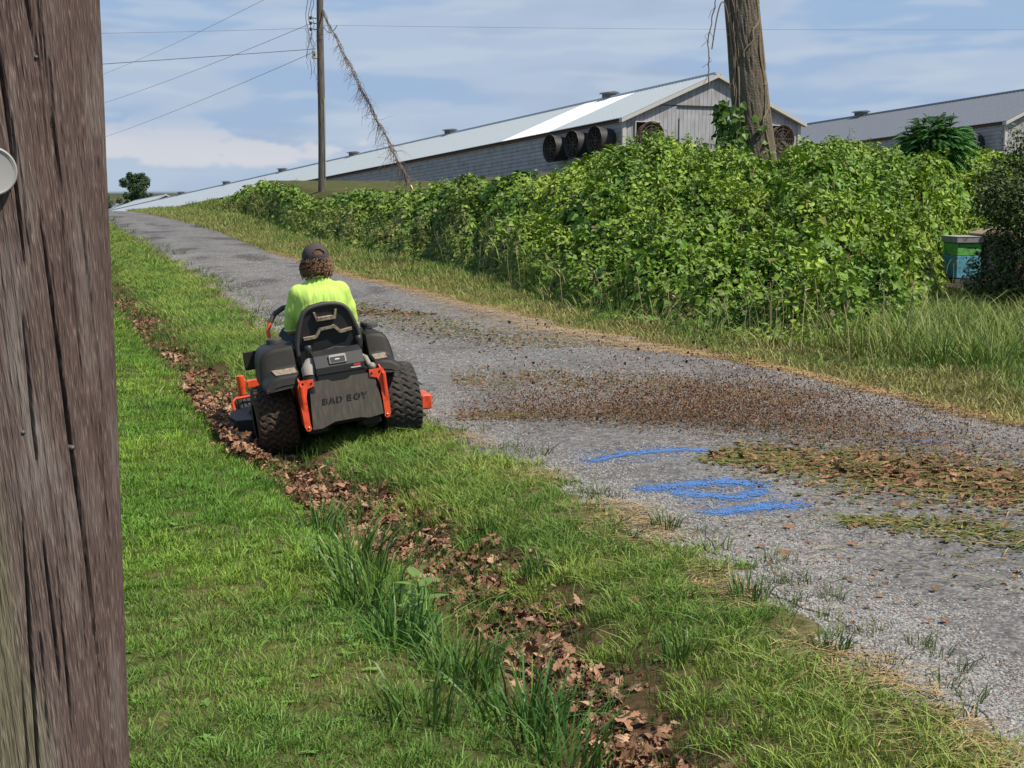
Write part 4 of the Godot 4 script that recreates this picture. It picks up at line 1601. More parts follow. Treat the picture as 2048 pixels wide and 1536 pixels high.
# ------------------------------------------------------------------ beehives
func hive(label: String, at: Vector3, yaw: float, w: float, boxes: Array, lid: Material, lid_flat: bool) -> void:
	var root := thing("beehive", label, "beehive", Transform3D(Basis(Vector3.UP, yaw), at), "beehives beside the dark shrub")
	var mb := MB.new()
	mb.box(Vector3(0, 0.03, 0.0), Vector3(w + 0.06, 0.05, 0.56))
	part("bottom_board", mb.done(), M.vent, root)
	var y := 0.07
	for b in boxes:
		var h: float = b[0]
		mb = MB.new()
		mb.cbox(Vector3(0, y + h * 0.5, 0), Vector3(w, h - 0.004, 0.5), 0.006)
		var o := part("hive_box", mb.done(), b[1], root)
		var hm := MB.new()
		hm.box(Vector3(0.02, y + h * 0.62, 0.2495), Vector3(0.12, 0.022, 0.006))
		part("hand_hold", hm.done(), M.dark, o)
		y += h
	mb = MB.new()
	mb.cbox(Vector3(0, y + 0.045, 0), Vector3(w + 0.05, 0.085, 0.56), 0.006)
	var l := part("lid", mb.done(), lid, root)
	if lid_flat:
		mb = MB.new()
		mb.box(Vector3(0, y + 0.092, 0), Vector3(w + 0.06, 0.008, 0.57))
		part("lid_sheet", mb.done(), M.galv, l)
	else:
		mb = MB.new()
		mb.slab(PackedVector2Array([Vector2(-w * 0.75, y + 0.085), Vector2(w * 0.62, y + 0.085), Vector2(w * 0.55, y + 0.14), Vector2(0.08, y + 0.2), Vector2(-w * 0.75, y + 0.11)]), -0.33, 0.33)
		part("lid_sheet", mb.done(), mat(lin(0.22, 0.16, 0.11), 0.9), l)
	mb = MB.new()
	mb.box(Vector3(0, 0.062, 0.25), Vector3(w * 0.8, 0.014, 0.012))
	part("entrance", mb.done(), M.dark, root)


func painted(c: Color, sd: int) -> StandardMaterial3D:
	var m := mat(c, 0.75)
	m.albedo_texture = noise_tex(0.02, FastNoiseLite.TYPE_SIMPLEX_SMOOTH, 256, [[0.0, Color(0.55, 0.55, 0.52)], [0.35, Color(0.9, 0.9, 0.9)], [1.0, Color(1, 1, 1)]], 5, sd)
	return world_map(m, 0.6, false)


func build_hives() -> void:
	var g := ground_y(6.8, 21.2)
	var stand := thing("hive_stand", "low grey timber stand under the beehives", "stand", Transform3D(Basis.IDENTITY, Vector3(7.15, g, -21.2)))
	var top := 0.30 - g
	for k in 4:
		var mb := MB.new()
		mb.box(Vector3(0, top - 0.03, -0.3 + k * 0.2), Vector3(1.7, 0.045, 0.13))
		part("plank", mb.done(), M.pole, stand)
	for x in [-0.72, 0.0, 0.72]:
		var mb := MB.new()
		mb.box(Vector3(x, (top - 0.055) * 0.5 - 0.05, 0), Vector3(0.2, top - 0.055 + 0.1, 0.5))
		part("block", mb.done(), M.concrete, stand)
	hive("blue and green painted beehive with flat grey lid", Vector3(6.69, 0.30, -21.2), 0.12, 0.37, [[0.33, painted(lin(0.10, 0.36, 0.50), 71)], [0.185, painted(lin(0.12, 0.44, 0.09), 72)]], painted(lin(0.26, 0.25, 0.27), 73), true)
	hive("dark purple beehive between the blue hive and the pale one", Vector3(7.16, 0.30, -21.25), 0.05, 0.36, [[0.30, painted(lin(0.06, 0.05, 0.085), 74)], [0.24, painted(lin(0.065, 0.055, 0.09), 75)]], painted(lin(0.2, 0.15, 0.1), 76), false)
	hive("faded white and pink beehive half hidden by the dark shrub", Vector3(7.62, 0.30, -21.3), -0.05, 0.40, [[0.26, painted(lin(0.34, 0.15, 0.15), 77)], [0.26, painted(lin(0.5, 0.47, 0.47), 78)]], painted(lin(0.36, 0.12, 0.11), 79), true)


# ------------------------------------------------------------------ the mower
func tyre_mesh(rad: float, w: float, lugs: int) -> ArrayMesh:
	# axis along x; wavy lugs cut into the tread
	var mb := MB.new()
	var na := 300
	var nv := 44
	for a in na:
		for q in nv:
			var f := q / float(nv - 1) * 2.0 - 1.0      # -1..1 across, shoulders and sidewalls included
			var x := 0.0
			var r := rad
			if absf(f) < 0.72:
				x = f / 0.72 * w * 0.5 * 0.93
				r = rad - 0.018 * pow(absf(f) / 0.72, 3.0)
			else:
				var s := (absf(f) - 0.72) / 0.28
				x = signf(f) * w * 0.5 * (0.93 + 0.075 * sin(s * PI * 0.75))
				r = rad - 0.018 - s * (rad * 0.42)
			var an := TAU * a / na
			if absf(f) < 0.80:
				var wave := 0.32 * sin(x / w * TAU * 3.5)
				var ph := fposmod(an / TAU * lugs + wave + (0.5 if fposmod(x / w * 3.5 + 0.25, 1.0) > 2.0 else 0.0), 1.0)
				var cut := 1.0 - smoothstep(0.10, 0.17, absf(ph - 0.5) * 1.0)
				r -= 0.011 * cut * (1.0 - smoothstep(0.74, 0.80, absf(f)))
			mb.p(Vector3(x, cos(an) * r, sin(an) * r))
	for a in na:
		for q in nv - 1:
			var e := (a + 1) % na
			mb.t(a * nv + q, e * nv + q, e * nv + q + 1)
			mb.t(a * nv + q, e * nv + q + 1, a * nv + q + 1)
	return mb.done()


func wheel(root: Node3D, at: Vector3, rad: float, w: float, lugs: int, tyre_mat: Material, rim_mat: Material) -> void:
	var h := Node3D.new()
	h.name = "wheel"
	root.add_child(h, true)
	h.position = at
	part("tyre", tyre_mesh(rad, w, lugs), tyre_mat, h)
	var mb := MB.new()
	var ax := Basis(Vector3(0, 1, 0), Vector3(1, 0, 0), Vector3(0, 0, -1))
	mb.lathe(Vector3.ZERO, [[0.0, -w * 0.28], [rad * 0.3, -w * 0.28], [rad * 0.5, -w * 0.22], [rad * 0.6, -w * 0.42], [rad * 0.6, w * 0.42], [rad * 0.5, w * 0.22], [rad * 0.3, w * 0.28], [0.0, w * 0.28]], 24, ax)
	part("rim", mb.done(), rim_mat, h)


func fender_mesh(s: float) -> ArrayMesh:
	# lofted along z (front to back): [z, top height, depth of the outer skirt, outer half width]
	var st := [[-0.56, 0.50, 0.10, 0.40], [-0.53, 0.62, 0.14, 0.43], [-0.46, 0.70, 0.19, 0.455], [-0.30, 0.735, 0.22, 0.465], [-0.05, 0.735, 0.23, 0.47], [0.045, 0.732, 0.23, 0.47], [0.06, 0.722, 0.225, 0.47], [0.07, 0.70, 0.18, 0.472], [0.098, 0.61, 0.09, 0.474], [0.105, 0.594, 0.075, 0.475], [0.115, 0.589, 0.07, 0.476], [0.125, 0.588, 0.07, 0.476], [0.262, 0.572, 0.055, 0.476], [0.278, 0.569, 0.052, 0.475], [0.290, 0.558, 0.042, 0.473], [0.294, 0.545, 0.03, 0.472], [0.302, 0.52, 0.012, 0.47], [0.306, 0.508, 0.004, 0.468]]
	var mb := MB.new()
	var outer := PackedVector3Array()
	var cols := 0
	for e in st:
		var z: float = e[0]
		var y: float = e[1]
		var dr: float = e[2]
		var ow: float = e[3] + (0.015 if s < 0.0 else -0.055)
		var ind := 0.16 if z < 0.08 else 0.045
		var sec := [Vector2(0.245, y - ind), Vector2(0.245, y - 0.012), Vector2(0.257, y), Vector2(ow - 0.11, y), Vector2(ow - 0.06, y - 0.010), Vector2(ow - 0.028, y - 0.032), Vector2(ow - 0.009, y - minf(0.07, 0.02 + dr * 0.5)), Vector2(ow, y - minf(0.11, 0.03 + dr * 0.6)), Vector2(ow + 0.004, y - 0.03 - dr), Vector2(ow - 0.008, y - 0.03 - dr), Vector2(ow - 0.014, y - minf(0.11, 0.03 + dr * 0.6)), Vector2(ow - 0.07, y - 0.03), Vector2(0.26, y - 0.018), Vector2(0.257, y - ind)]
		cols = sec.size()
		for q in sec:
			outer.append(Vector3(q.x * s, q.y, z))
	mb.grid(outer, cols, true)
	return mb.done()


func mower_frame() -> Transform3D:
	var b := Basis(Vector3.UP, deg_to_rad(16.0)) * Basis(Vector3.BACK, 0.134)
	var axle := Vector3(-1.19, 0.157, -9.6)
	return Transform3D(b, axle - b.y * 0.245)


func build_mower() -> void:
	var root := thing("riding_mower", "orange and black zero turn mower tilted into the leaf filled ditch", "mower", mower_frame())
	wheel(root, Vector3(0.415, 0.245, 0), 0.25, 0.27, 30, M.rubber, M.black)
	wheel(root, Vector3(-0.43, 0.245, 0), 0.25, 0.27, 30, M.muddy, M.black)
	# chassis rails
	for s in [-1.0, 1.0]:
		var mb := MB.new()
		mb.slab(PackedVector2Array([Vector2(-0.44, 0.50), Vector2(-0.30, 0.545), Vector2(-0.05, 0.52), Vector2(0.3, 0.42), Vector2(1.15, 0.40), Vector2(1.15, 0.32), Vector2(0.3, 0.24), Vector2(-0.40, 0.215)]), -0.005, 0.005, Vector3(s * 0.272, 0, 0), Basis(Vector3(0, 0, -1), Vector3.UP, Vector3.RIGHT))
		part("side_rail", mb.done(), M.orange, root)
	# rear guard plate with its two orange brackets
	var tilt := Transform3D(Basis(Vector3.RIGHT, -0.06), Vector3(0, 0, 0.425))
	var pm := MB.new()
	pm.slab(PackedVector2Array([Vector2(-0.235, 0.205), Vector2(-0.17, 0.205), Vector2(-0.085, 0.235), Vector2(0.085, 0.235), Vector2(0.14, 0.222), Vector2(0.25, 0.235), Vector2(0.215, 0.50), Vector2(0.185, 0.515), Vector2(0.06, 0.515), Vector2(0.03, 0.497), Vector2(-0.06, 0.497), Vector2(-0.09, 0.515), Vector2(-0.205, 0.515), Vector2(-0.215, 0.49)]), -0.004, 0.004)
	var plate := part("guard_plate", pm.done(), M.plate, root, tilt)
	var tm := TextMesh.new()
	tm.text = "BAD BOY"
	var sf := SystemFont.new()
	sf.font_names = PackedStringArray(["Droid Sans"])
	sf.font_weight = 700
	tm.font = sf
	tm.font_size = 32
	tm.pixel_size = 0.0015
	tm.depth = 0.0022
	var bb := tm.get_aabb()
	var sx := 0.30 / maxf(bb.size.x, 0.001)
	var sy := 0.041 / maxf(bb.size.y, 0.001)
	part("lettering", tm, M.black, plate, Transform3D(Basis(Vector3(sx, 0, 0), Vector3(0.12 * sy, sy, 0), Vector3(0, 0, 1)), Vector3(0.0 - bb.get_center().x * sx, 0.375 - bb.get_center().y * sy, 0.0052)))
	var bars := MB.new()       # the stencil bridges across the letters
	for k in 7:
		if k != 3:
			bars.box(Vector3(-0.128 + k * 0.0428, 0.378, 0.0058), Vector3(0.005, 0.046, 0.003), Basis(Vector3.BACK, -0.1))
	part("stencil_bridge", bars.done(), M.plate, plate)
	for s in [-1.0, 1.0]:
		var ol := MB.new()
		var poly := PackedVector2Array([Vector2(0.185, 0.535), Vector2(0.275, 0.535), Vector2(0.292, 0.50), Vector2(0.287, 0.23), Vector2(0.276, 0.205), Vector2(0.258, 0.20), Vector2(0.243, 0.215), Vector2(0.248, 0.25), Vector2(0.246, 0.42), Vector2(0.232, 0.475), Vector2(0.185, 0.49)])
		if s < 0:
			for k in poly.size():
				poly[k].x = -poly[k].x
		ol.slab(poly, 0.006, 0.012)
		var br := part("bracket", ol.done(), M.orange, root, tilt)
		for q in [[0.20, 0.51], [0.255, 0.515], [0.262, 0.225]]:
			var bm := MB.new()
			bm.lathe(Vector3(s * q[0], q[1], 0.012), [[0.0, 0.006], [0.006, 0.006], [0.008, 0.0]], 10, Basis(Vector3.RIGHT, Vector3.BACK, Vector3.DOWN))
			part("bolt", bm.done(), M.dark if q[1] > 0.3 else M.steel, br)
	# dark drive train under the engine
	var um := MB.new()
	um.cbox(Vector3(0, 0.30, 0.12), Vector3(0.5, 0.20, 0.5), 0.03)
	um.cbox(Vector3(-0.17, 0.2, 0.1), Vector3(0.16, 0.16, 0.3), 0.03)
	um.cbox(Vector3(0.17, 0.2, 0.1), Vector3(0.16, 0.16, 0.3), 0.03)
	um.tube(PackedVector3Array([Vector3(-0.3, 0.245, 0), Vector3(0.3, 0.245, 0)]), PackedFloat32Array([0.05]), 12)
	part("drive_unit", um.done(), M.black, root)
	# engine
	var em := MB.new()
	em.cbox(Vector3(0.0, 0.50, 0.22), Vector3(0.36, 0.16, 0.34), 0.03)
	var eng := part("engine", em.done(), M.black, root)
	var cv := MB.new()
	cv.slab(PackedVector2Array([Vector2(-0.30, 0.545), Vector2(-0.395, 0.552), Vector2(-0.395, 0.595), Vector2(-0.355, 0.668), Vector2(-0.22, 0.688), Vector2(-0.14, 0.67), Vector2(-0.13, 0.545)]), -0.155, 0.165, Vector3(0.0, 0.0, 0.0), Basis(Vector3(0, 0, -1), Vector3.UP, Vector3.RIGHT))
	var cover := part("air_cleaner_cover", cv.done(), M.engine, eng)
	var bd := Basis(Vector3.RIGHT, -0.43)
	var bm2 := MB.new()
	bm2.cbox(Vector3.ZERO, Vector3(0.115, 0.062, 0.014), 0.005)
	var bdg := part("badge", bm2.done(), M.badge, cover, Transform3D(bd, Vector3(-0.005, 0.637, 0.381)))
	var bm3 := MB.new()
	bm3.box(Vector3(0, -0.004, 0.0085), Vector3(0.095, 0.036, 0.003))
	part("badge_face", bm3.done(), M.engine, bdg)
	var bm4 := MB.new()
	bm4.box(Vector3(-0.003, -0.004, 0.0105), Vector3(0.03, 0.008, 0.002))
	part("badge_print", bm4.done(), M.white_label, bdg)
	var lm := MB.new()
	lm.box(Vector3(0.115, 0.583, 0.3965), Vector3(0.045, 0.013, 0.003))
	part("red_label", lm.done(), M.red_label, cover)
	lm = MB.new()
	lm.box(Vector3(0.105, 0.567, 0.3965), Vector3(0.065, 0.008, 0.003))
	part("label_print", lm.done(), M.white_label, cover)
	var dm := MB.new()
	dm.tube(PackedVector3Array([Vector3(-0.11, 0.60, 0.22), Vector3(-0.17, 0.605, 0.27), Vector3(-0.195, 0.585, 0.33), Vector3(-0.2, 0.545, 0.35)]), PackedFloat32Array([0.05, 0.052, 0.05, 0.042]), 14)
	part("intake_duct", dm.done(), M.duct, eng)
	dm = MB.new()
	dm.tube(PackedVector3Array([Vector3(-0.2, 0.55, 0.35), Vector3(-0.2, 0.44, 0.36)]), PackedFloat32Array([0.047, 0.047]), 14)
	part("muffler", dm.done(), M.black, eng)
	dm = MB.new()
	dm.tube(PackedVector3Array([Vector3(0.16, 0.62, 0.2), Vector3(0.195, 0.60, 0.28), Vector3(0.205, 0.55, 0.34)]), PackedFloat32Array([0.018, 0.018, 0.018]), 10)
	dm.lathe(Vector3(0.215, 0.545, 0.36), [[0.0, 0.03], [0.022, 0.028], [0.026, 0.0], [0.022, -0.03], [0.0, -0.035]], 14, Basis(Vector3.RIGHT, 1.2))
	part("fuel_line", dm.done(), M.duct, eng)
	for k in 9:
		var fm := MB.new()
		fm.box(Vector3(-0.10 - 0.002 * k, 0.645 + 0.003 * k, 0.16 + k * 0.014), Vector3(0.06, 0.05, 0.004))
		part("cooling_fin", fm.done(), M.seat_rib, eng)
	var hs := MB.new()
	hs.tube(PackedVector3Array([Vector3(-0.14, 0.62, 0.12), Vector3(-0.06, 0.66, 0.09), Vector3(0.03, 0.675, 0.09), Vector3(0.1, 0.665, 0.1), Vector3(0.19, 0.63, 0.14)]), PackedFloat32Array([0.012]), 7)
	hs.lathe(Vector3(-0.15, 0.69, 0.1), [[0.0, 0.03], [0.024, 0.026], [0.026, 0.0], [0.018, -0.05]], 12)
	hs.lathe(Vector3(0.2, 0.70, 0.06), [[0.0, 0.03], [0.024, 0.026], [0.026, 0.0], [0.018, -0.05]], 12)
	part("hoses", hs.done(), M.engine, eng)
	# seat
	var seat := Node3D.new()
	seat.name = "seat"
	root.add_child(seat, true)
	seat.transform = Transform3D(Basis(Vector3.RIGHT, 0.14), Vector3(0, 0.60, 0.03))
	var out := PackedVector2Array([Vector2(-0.205, -0.02), Vector2(-0.215, 0.08), Vector2(-0.205, 0.17), Vector2(-0.175, 0.27), Vector2(-0.145, 0.33), Vector2(-0.095, 0.365), Vector2(0, 0.377), Vector2(0.095, 0.365), Vector2(0.145, 0.33), Vector2(0.175, 0.27), Vector2(0.205, 0.17), Vector2(0.215, 0.08), Vector2(0.205, -0.02), Vector2(0.12, -0.07), Vector2(-0.12, -0.07)])
	var bkm := MB.new()
	bkm.slab(out, -0.085, 0.0)
	part("backrest", bkm.done(), M.seat, seat)
	var rim := PackedVector3Array()
	for q in out:
		rim.append(Vector3(q.x, q.y, 0.002))
	rim.append(rim[0])
	var rmm := MB.new()
	var fine := PackedVector3Array()
	for k in rim.size() - 1:
		for j in 4:
			fine.append(rim[k].cubic_interpolate(rim[k + 1], rim[(k + rim.size() - 2) % (rim.size() - 1)], rim[(k + 2) % (rim.size() - 1)], j / 4.0))
	fine.append(fine[0])
	rmm.tube(fine, PackedFloat32Array([0.0155]), 8, false)
	part("rim", rmm.done(), M.seat_rib, seat)
	# moulded hand hold and the angular rib across the shell
	var hh := MB.new()
	hh.slab(PackedVector2Array([Vector2(-0.08, 0.335), Vector2(-0.065, 0.272), Vector2(0.065, 0.272), Vector2(0.08, 0.335), Vector2(0.066, 0.335), Vector2(0.054, 0.288), Vector2(-0.054, 0.288), Vector2(-0.066, 0.335)]), -0.002, 0.024)
	hh.slab(PackedVector2Array([Vector2(-0.06, 0.276), Vector2(-0.052, 0.298), Vector2(0.052, 0.298), Vector2(0.06, 0.276)]), 0.0, 0.034)
	part("hand_hold", hh.done(), M.dust, seat)
	var rb := MB.new()
	var zig := [Vector2(-0.165, 0.165), Vector2(-0.082, 0.168), Vector2(-0.05, 0.215), Vector2(0.05, 0.222), Vector2(0.085, 0.178), Vector2(0.165, 0.188)]
	for k in zig.size() - 1:
		var a: Vector2 = zig[k]
		var b: Vector2 = zig[k + 1]
		var nn := (b - a).orthogonal().normalized() * 0.009
		rb.slab(PackedVector2Array([a - nn, b - nn, b + nn, a + nn]), -0.002, 0.026)
	part("rib", rb.done(), M.dust, seat)
	var cu := MB.new()
	cu.cbox(Vector3(0, -0.10, -0.30), Vector3(0.44, 0.11, 0.48), 0.035)
	part("cushion", cu.done(), M.seat, seat)
	for s in [-1.0, 1.0]:
		var am := MB.new()
		am.cbox(Vector3(s * 0.235, 0.06, -0.2), Vector3(0.05, 0.045, 0.28), 0.015)
		part("armrest", am.done(), M.seat, seat)
	var sp := MB.new()
	for s in [-1.0, 1.0]:
		sp.tube(PackedVector3Array([Vector3(s * 0.12, 0.36, -0.1), Vector3(s * 0.12, 0.5, -0.08)]), PackedFloat32Array([0.03]), 10)
	sp.cbox(Vector3(0, 0.42, -0.28), Vector3(0.5, 0.05, 0.5), 0.01)
	part("seat_pan", sp.done(), M.black, root)
	# fenders with dusty ledges
	for s in [-1.0, 1.0]:
		var f := part("fender", fender_mesh(s), M.plastic, root)
		var lg := MB.new()
		lg.slab(PackedVector2Array([Vector2(0.262, 0.118), Vector2(0.415 if s < 0.0 else 0.355, 0.118), Vector2(0.405 if s < 0.0 else 0.345, 0.262), Vector2(0.262, 0.262)]), 0.0, 0.0025, Vector3(0, 0.6035, 0.0), Basis(Vector3(s, 0, 0), Vector3(0, -0.114, 1).normalized(), Vector3(0, 1, 0.114).normalized()))
		part("dusty_ledge", lg.done(), M.dust, f)
		var cp := MB.new()
		cp.lathe(Vector3(s * 0.335, 0.735, -0.20), [[0.0, 0.034], [0.048, 0.034], [0.055, 0.026], [0.055, 0.0]], 20)
		part("fuel_cap", cp.done(), M.seat_rib, f)
	var kn := MB.new()
	kn.tube(PackedVector3Array([Vector3(0.27, 0.70, -0.05), Vector3(0.268, 0.765, -0.05)]), PackedFloat32Array([0.01]), 8)
	kn.lathe(Vector3(0.268, 0.765, -0.05), [[0.0, 0.034], [0.02, 0.033], [0.024, 0.024], [0.024, 0.0], [0.0, 0.0]], 14)
	part("height_knob", kn.done(), M.black, root)
	var fl := MB.new()
	fl.cbox(Vector3(-0.475, 0.61, -0.45), Vector3(0.13, 0.13, 0.016), 0.005)
	part("side_flap", fl.done(), M.plastic, root)
	fl = MB.new()
	fl.cbox(Vector3(0.60, 0.36, -0.35), Vector3(0.025, 0.12, 0.10), 0.005)
	part("side_flap", fl.done(), M.duct, root)
	# steering levers
	for side in [-1.0, 1.0]:
		var s: float = side if side < 0.0 else 0.72   # the right one is pushed forward, towards the middle
		var lv := MB.new()
		lv.tube(PackedVector3Array([Vector3(s * 0.29, 0.56, -0.28), Vector3(s * 0.31, 0.67, -0.31), Vector3(s * 0.345, 0.73, -0.33), Vector3(s * 0.355, 0.80, -0.35), Vector3(s * 0.32, 0.87, -0.37)]), PackedFloat32Array([0.0145]), 10)
		var le := part("steering_lever", lv.done(), M.orange, root)
		lv = MB.new()
		lv.tube(PackedVector3Array([Vector3(s * 0.325, 0.862, -0.368), Vector3(s * 0.285, 0.915, -0.38), Vector3(s * 0.22, 0.945, -0.40), Vector3(s * 0.08, 0.95, -0.41)]), PackedFloat32Array([0.0175, 0.0185, 0.0185, 0.018]), 10)
		part("grip", lv.done(), M.seat_rib, le)
	# foot deck
	var fd := MB.new()
	fd.cbox(Vector3(0, 0.36, -0.80), Vector3(0.52, 0.03, 0.55), 0.01)
	fd.box(Vector3(0, 0.43, -1.07), Vector3(0.52, 0.16, 0.03), Basis(Vector3.RIGHT, 0.5))
	part("foot_deck", fd.done(), M.black, root)
	# cutting deck
	var dk := MB.new()
	var shape := PackedVector2Array([Vector2(-0.69, -0.62), Vector2(-0.66, -0.40), Vector2(-0.5, -0.30), Vector2(-0.25, -0.24), Vector2(0.25, -0.24), Vector2(0.5, -0.30), Vector2(0.64, -0.36), Vector2(0.67, -0.55), Vector2(0.66, -0.86), Vector2(0.5, -0.98), Vector2(0.2, -1.04), Vector2(-0.2, -1.04), Vector2(-0.5, -0.96), Vector2(-0.66, -0.84)])
	var flip := Basis(Vector3.RIGHT, Vector3.BACK, Vector3.UP)
	dk.slab(shape, 0.09, 0.215, Vector3.ZERO, flip)
	var deck := part("cutting_deck", dk.done(), M.plastic, root)
	for x in [-0.43, 0.0, 0.43]:
		var pu := MB.new()
		pu.lathe(Vector3(x, 0.215, -0.64), [[0.12, 0.0], [0.12, 0.05], [0.05, 0.075], [0.0, 0.075]], 20)
		part("spindle_cover", pu.done(), M.black, deck)
	var ch := MB.new()
	ch.cbox(Vector3(0.705, 0.105, -0.55), Vector3(0.085, 0.11, 0.24), 0.012, Basis(Vector3.BACK, -0.1))
	part("discharge_chute", ch.done(), M.orange, deck)
	var hg := MB.new()
	hg.tube(PackedVector3Array([Vector3(0.70, 0.235, -0.70), Vector3(0.70, 0.235, -0.44)]), PackedFloat32Array([0.012]), 8)
	part("chute_hinge", hg.done(), M.steel, deck)
	var sk := MB.new()
	sk.cbox(Vector3(-0.70, 0.105, -0.40), Vector3(0.09, 0.10, 0.10), 0.012)
	part("roller_bracket", sk.done(), M.orange, deck)
	# front beam with caster wheels
	var fb := MB.new()
	fb.cbox(Vector3(0, 0.34, -1.20), Vector3(0.98, 0.06, 0.06), 0.006)
	part("front_beam", fb.done(), M.orange, root)
	for s in [-1.0, 1.0]:
		var pv := MB.new()
		pv.lathe(Vector3(s * 0.53, 0.27, -1.20), [[0.0, 0.145], [0.026, 0.145], [0.030, 0.14], [0.030, 0.0], [0.0, 0.0]], 18)
		part("caster_pivot", pv.done(), M.orange, root)
		var fk := MB.new()
		for e in [-1.0, 1.0]:
			fk.box(Vector3(s * 0.53 + e * 0.066, 0.19, -1.16), Vector3(0.008, 0.16, 0.045), Basis(Vector3.RIGHT, -0.35))
		fk.box(Vector3(s * 0.53, 0.262, -1.185), Vector3(0.14, 0.008, 0.06))
		part("caster_fork", fk.done(), M.black, root)
		wheel(root, Vector3(s * 0.53, 0.135, -1.13), 0.135, 0.11, 1, M.rubber, M.black)
	var gb := MB.new()
	gb.tube(PackedVector3Array([Vector3(-0.42, 0.275, -1.02), Vector3(-0.60, 0.275, -1.02), Vector3(-0.625, 0.255, -1.02), Vector3(-0.625, 0.15, -1.0)]), PackedFloat32Array([0.011]), 8)
	part("guard_rod", gb.done(), M.orange, root)


# ------------------------------------------------------------------ bodies from tapered bones
func blob(bones: Array, cell: float, k: float) -> ArrayMesh:
	# bones: [a, b, ra, rb] or with a fifth entry, a squash of z; surface nets over their smooth union
	var lo := Vector3(1e9, 1e9, 1e9)
	var hi := -lo
	for b in bones:
		var r: float = maxf(b[2], b[3]) + k + cell * 2.0
		for e in 2:
			lo = lo.min(b[e] - Vector3.ONE * r)
			hi = hi.max(b[e] + Vector3.ONE * r)
	var n := Vector3i(((hi - lo) / cell).ceil()) + Vector3i.ONE
	var sx := n.y * n.z
	var f := PackedFloat32Array()
	f.resize(n.x * sx)
	f.fill(1.0)
	for b in bones:
		var a: Vector3 = b[0]
		var e: Vector3 = b[1]
		var ra: float = b[2]
		var rb: float = b[3]
		var sq: float = b[4] if b.size() > 4 else 1.0
		var r := maxf(ra, rb) * maxf(1.0, 1.0 / sq) + k + cell
		var i0 := Vector3i(((a.min(e) - Vector3.ONE * r - lo) / cell).floor()).max(Vector3i.ZERO)
		var i1 := Vector3i(((a.max(e) + Vector3.ONE * r - lo) / cell).ceil()).min(n - Vector3i.ONE)
		var ab := e - a
		var l2 := maxf(ab.length_squared(), 1e-9)
		for x in range(i0.x, i1.x + 1):
			for y in range(i0.y, i1.y + 1):
				var row := x * sx + y * n.z
				for z in range(i0.z, i1.z + 1):
					var p := lo + Vector3(x, y, z) * cell - a
					var t := clampf(p.dot(ab) / l2, 0.0, 1.0)
					var q := p - ab * t
					q.z *= sq
					var d := q.length() - lerpf(ra, rb, t)
					var o := f[row + z]
					var h := maxf(k - absf(o - d), 0.0) / k
					f[row + z] = minf(o, d) - h * h * k * 0.25
	var mb := MB.new()
	var ids := PackedInt32Array()
	ids.resize(n.x * sx)
	ids.fill(-1)
	var offs := PackedInt32Array([0, 1, n.z, n.z + 1, sx, sx + 1, sx + n.z, sx + n.z + 1])
	var at := [Vector3(0, 0, 0), Vector3(0, 0, 1), Vector3(0, 1, 0), Vector3(0, 1, 1), Vector3(1, 0, 0), Vector3(1, 0, 1), Vector3(1, 1, 0), Vector3(1, 1, 1)]
	var edges := [[0, 1], [0, 2], [0, 4], [1, 3], [1, 5], [2, 3], [2, 6], [4, 5], [4, 6], [3, 7], [5, 7], [6, 7]]
	for x in n.x - 1:
		for y in n.y - 1:
			for z in n.z - 1:
				var i := x * sx + y * n.z + z
				var neg := 0
				for o in offs:
					if f[i + o] < 0.0:
						neg += 1
				if neg == 0 or neg == 8:
					continue
				var sum := Vector3.ZERO
				var cnt := 0
				for e in edges:
					var u := f[i + offs[e[0]]]
					var w := f[i + offs[e[1]]]
					if (u < 0.0) != (w < 0.0):
						sum += at[e[0]].lerp(at[e[1]], u / (u - w))
						cnt += 1
				ids[i] = mb.p(lo + (Vector3(x, y, z) + sum / cnt) * cell)
	for x in range(1, n.x - 1):
		for y in range(1, n.y - 1):
			for z in range(1, n.z - 1):
				var i := x * sx + y * n.z + z
				var s0 := f[i] < 0.0
				for ax in 3:
					var st: int = [sx, n.z, 1][ax]
					var o1: int = [n.z, 1, sx][ax]
					var o2: int = [1, sx, n.z][ax]
					if s0 != (f[i + st] < 0.0):
						var a := ids[i]
						var b := ids[i - o1]
						var c := ids[i - o1 - o2]
						var d := ids[i - o2]
						if a < 0 or b < 0 or c < 0 or d < 0:
							continue
						if s0:
							mb.t(a, d, c)
							mb.t(a, c, b)
						else:
							mb.t(a, b, c)
							mb.t(a, c, d)
	return mb.done()


func V(x: float, y: float, z: float) -> Vector3:
	return Vector3(x, y, z)


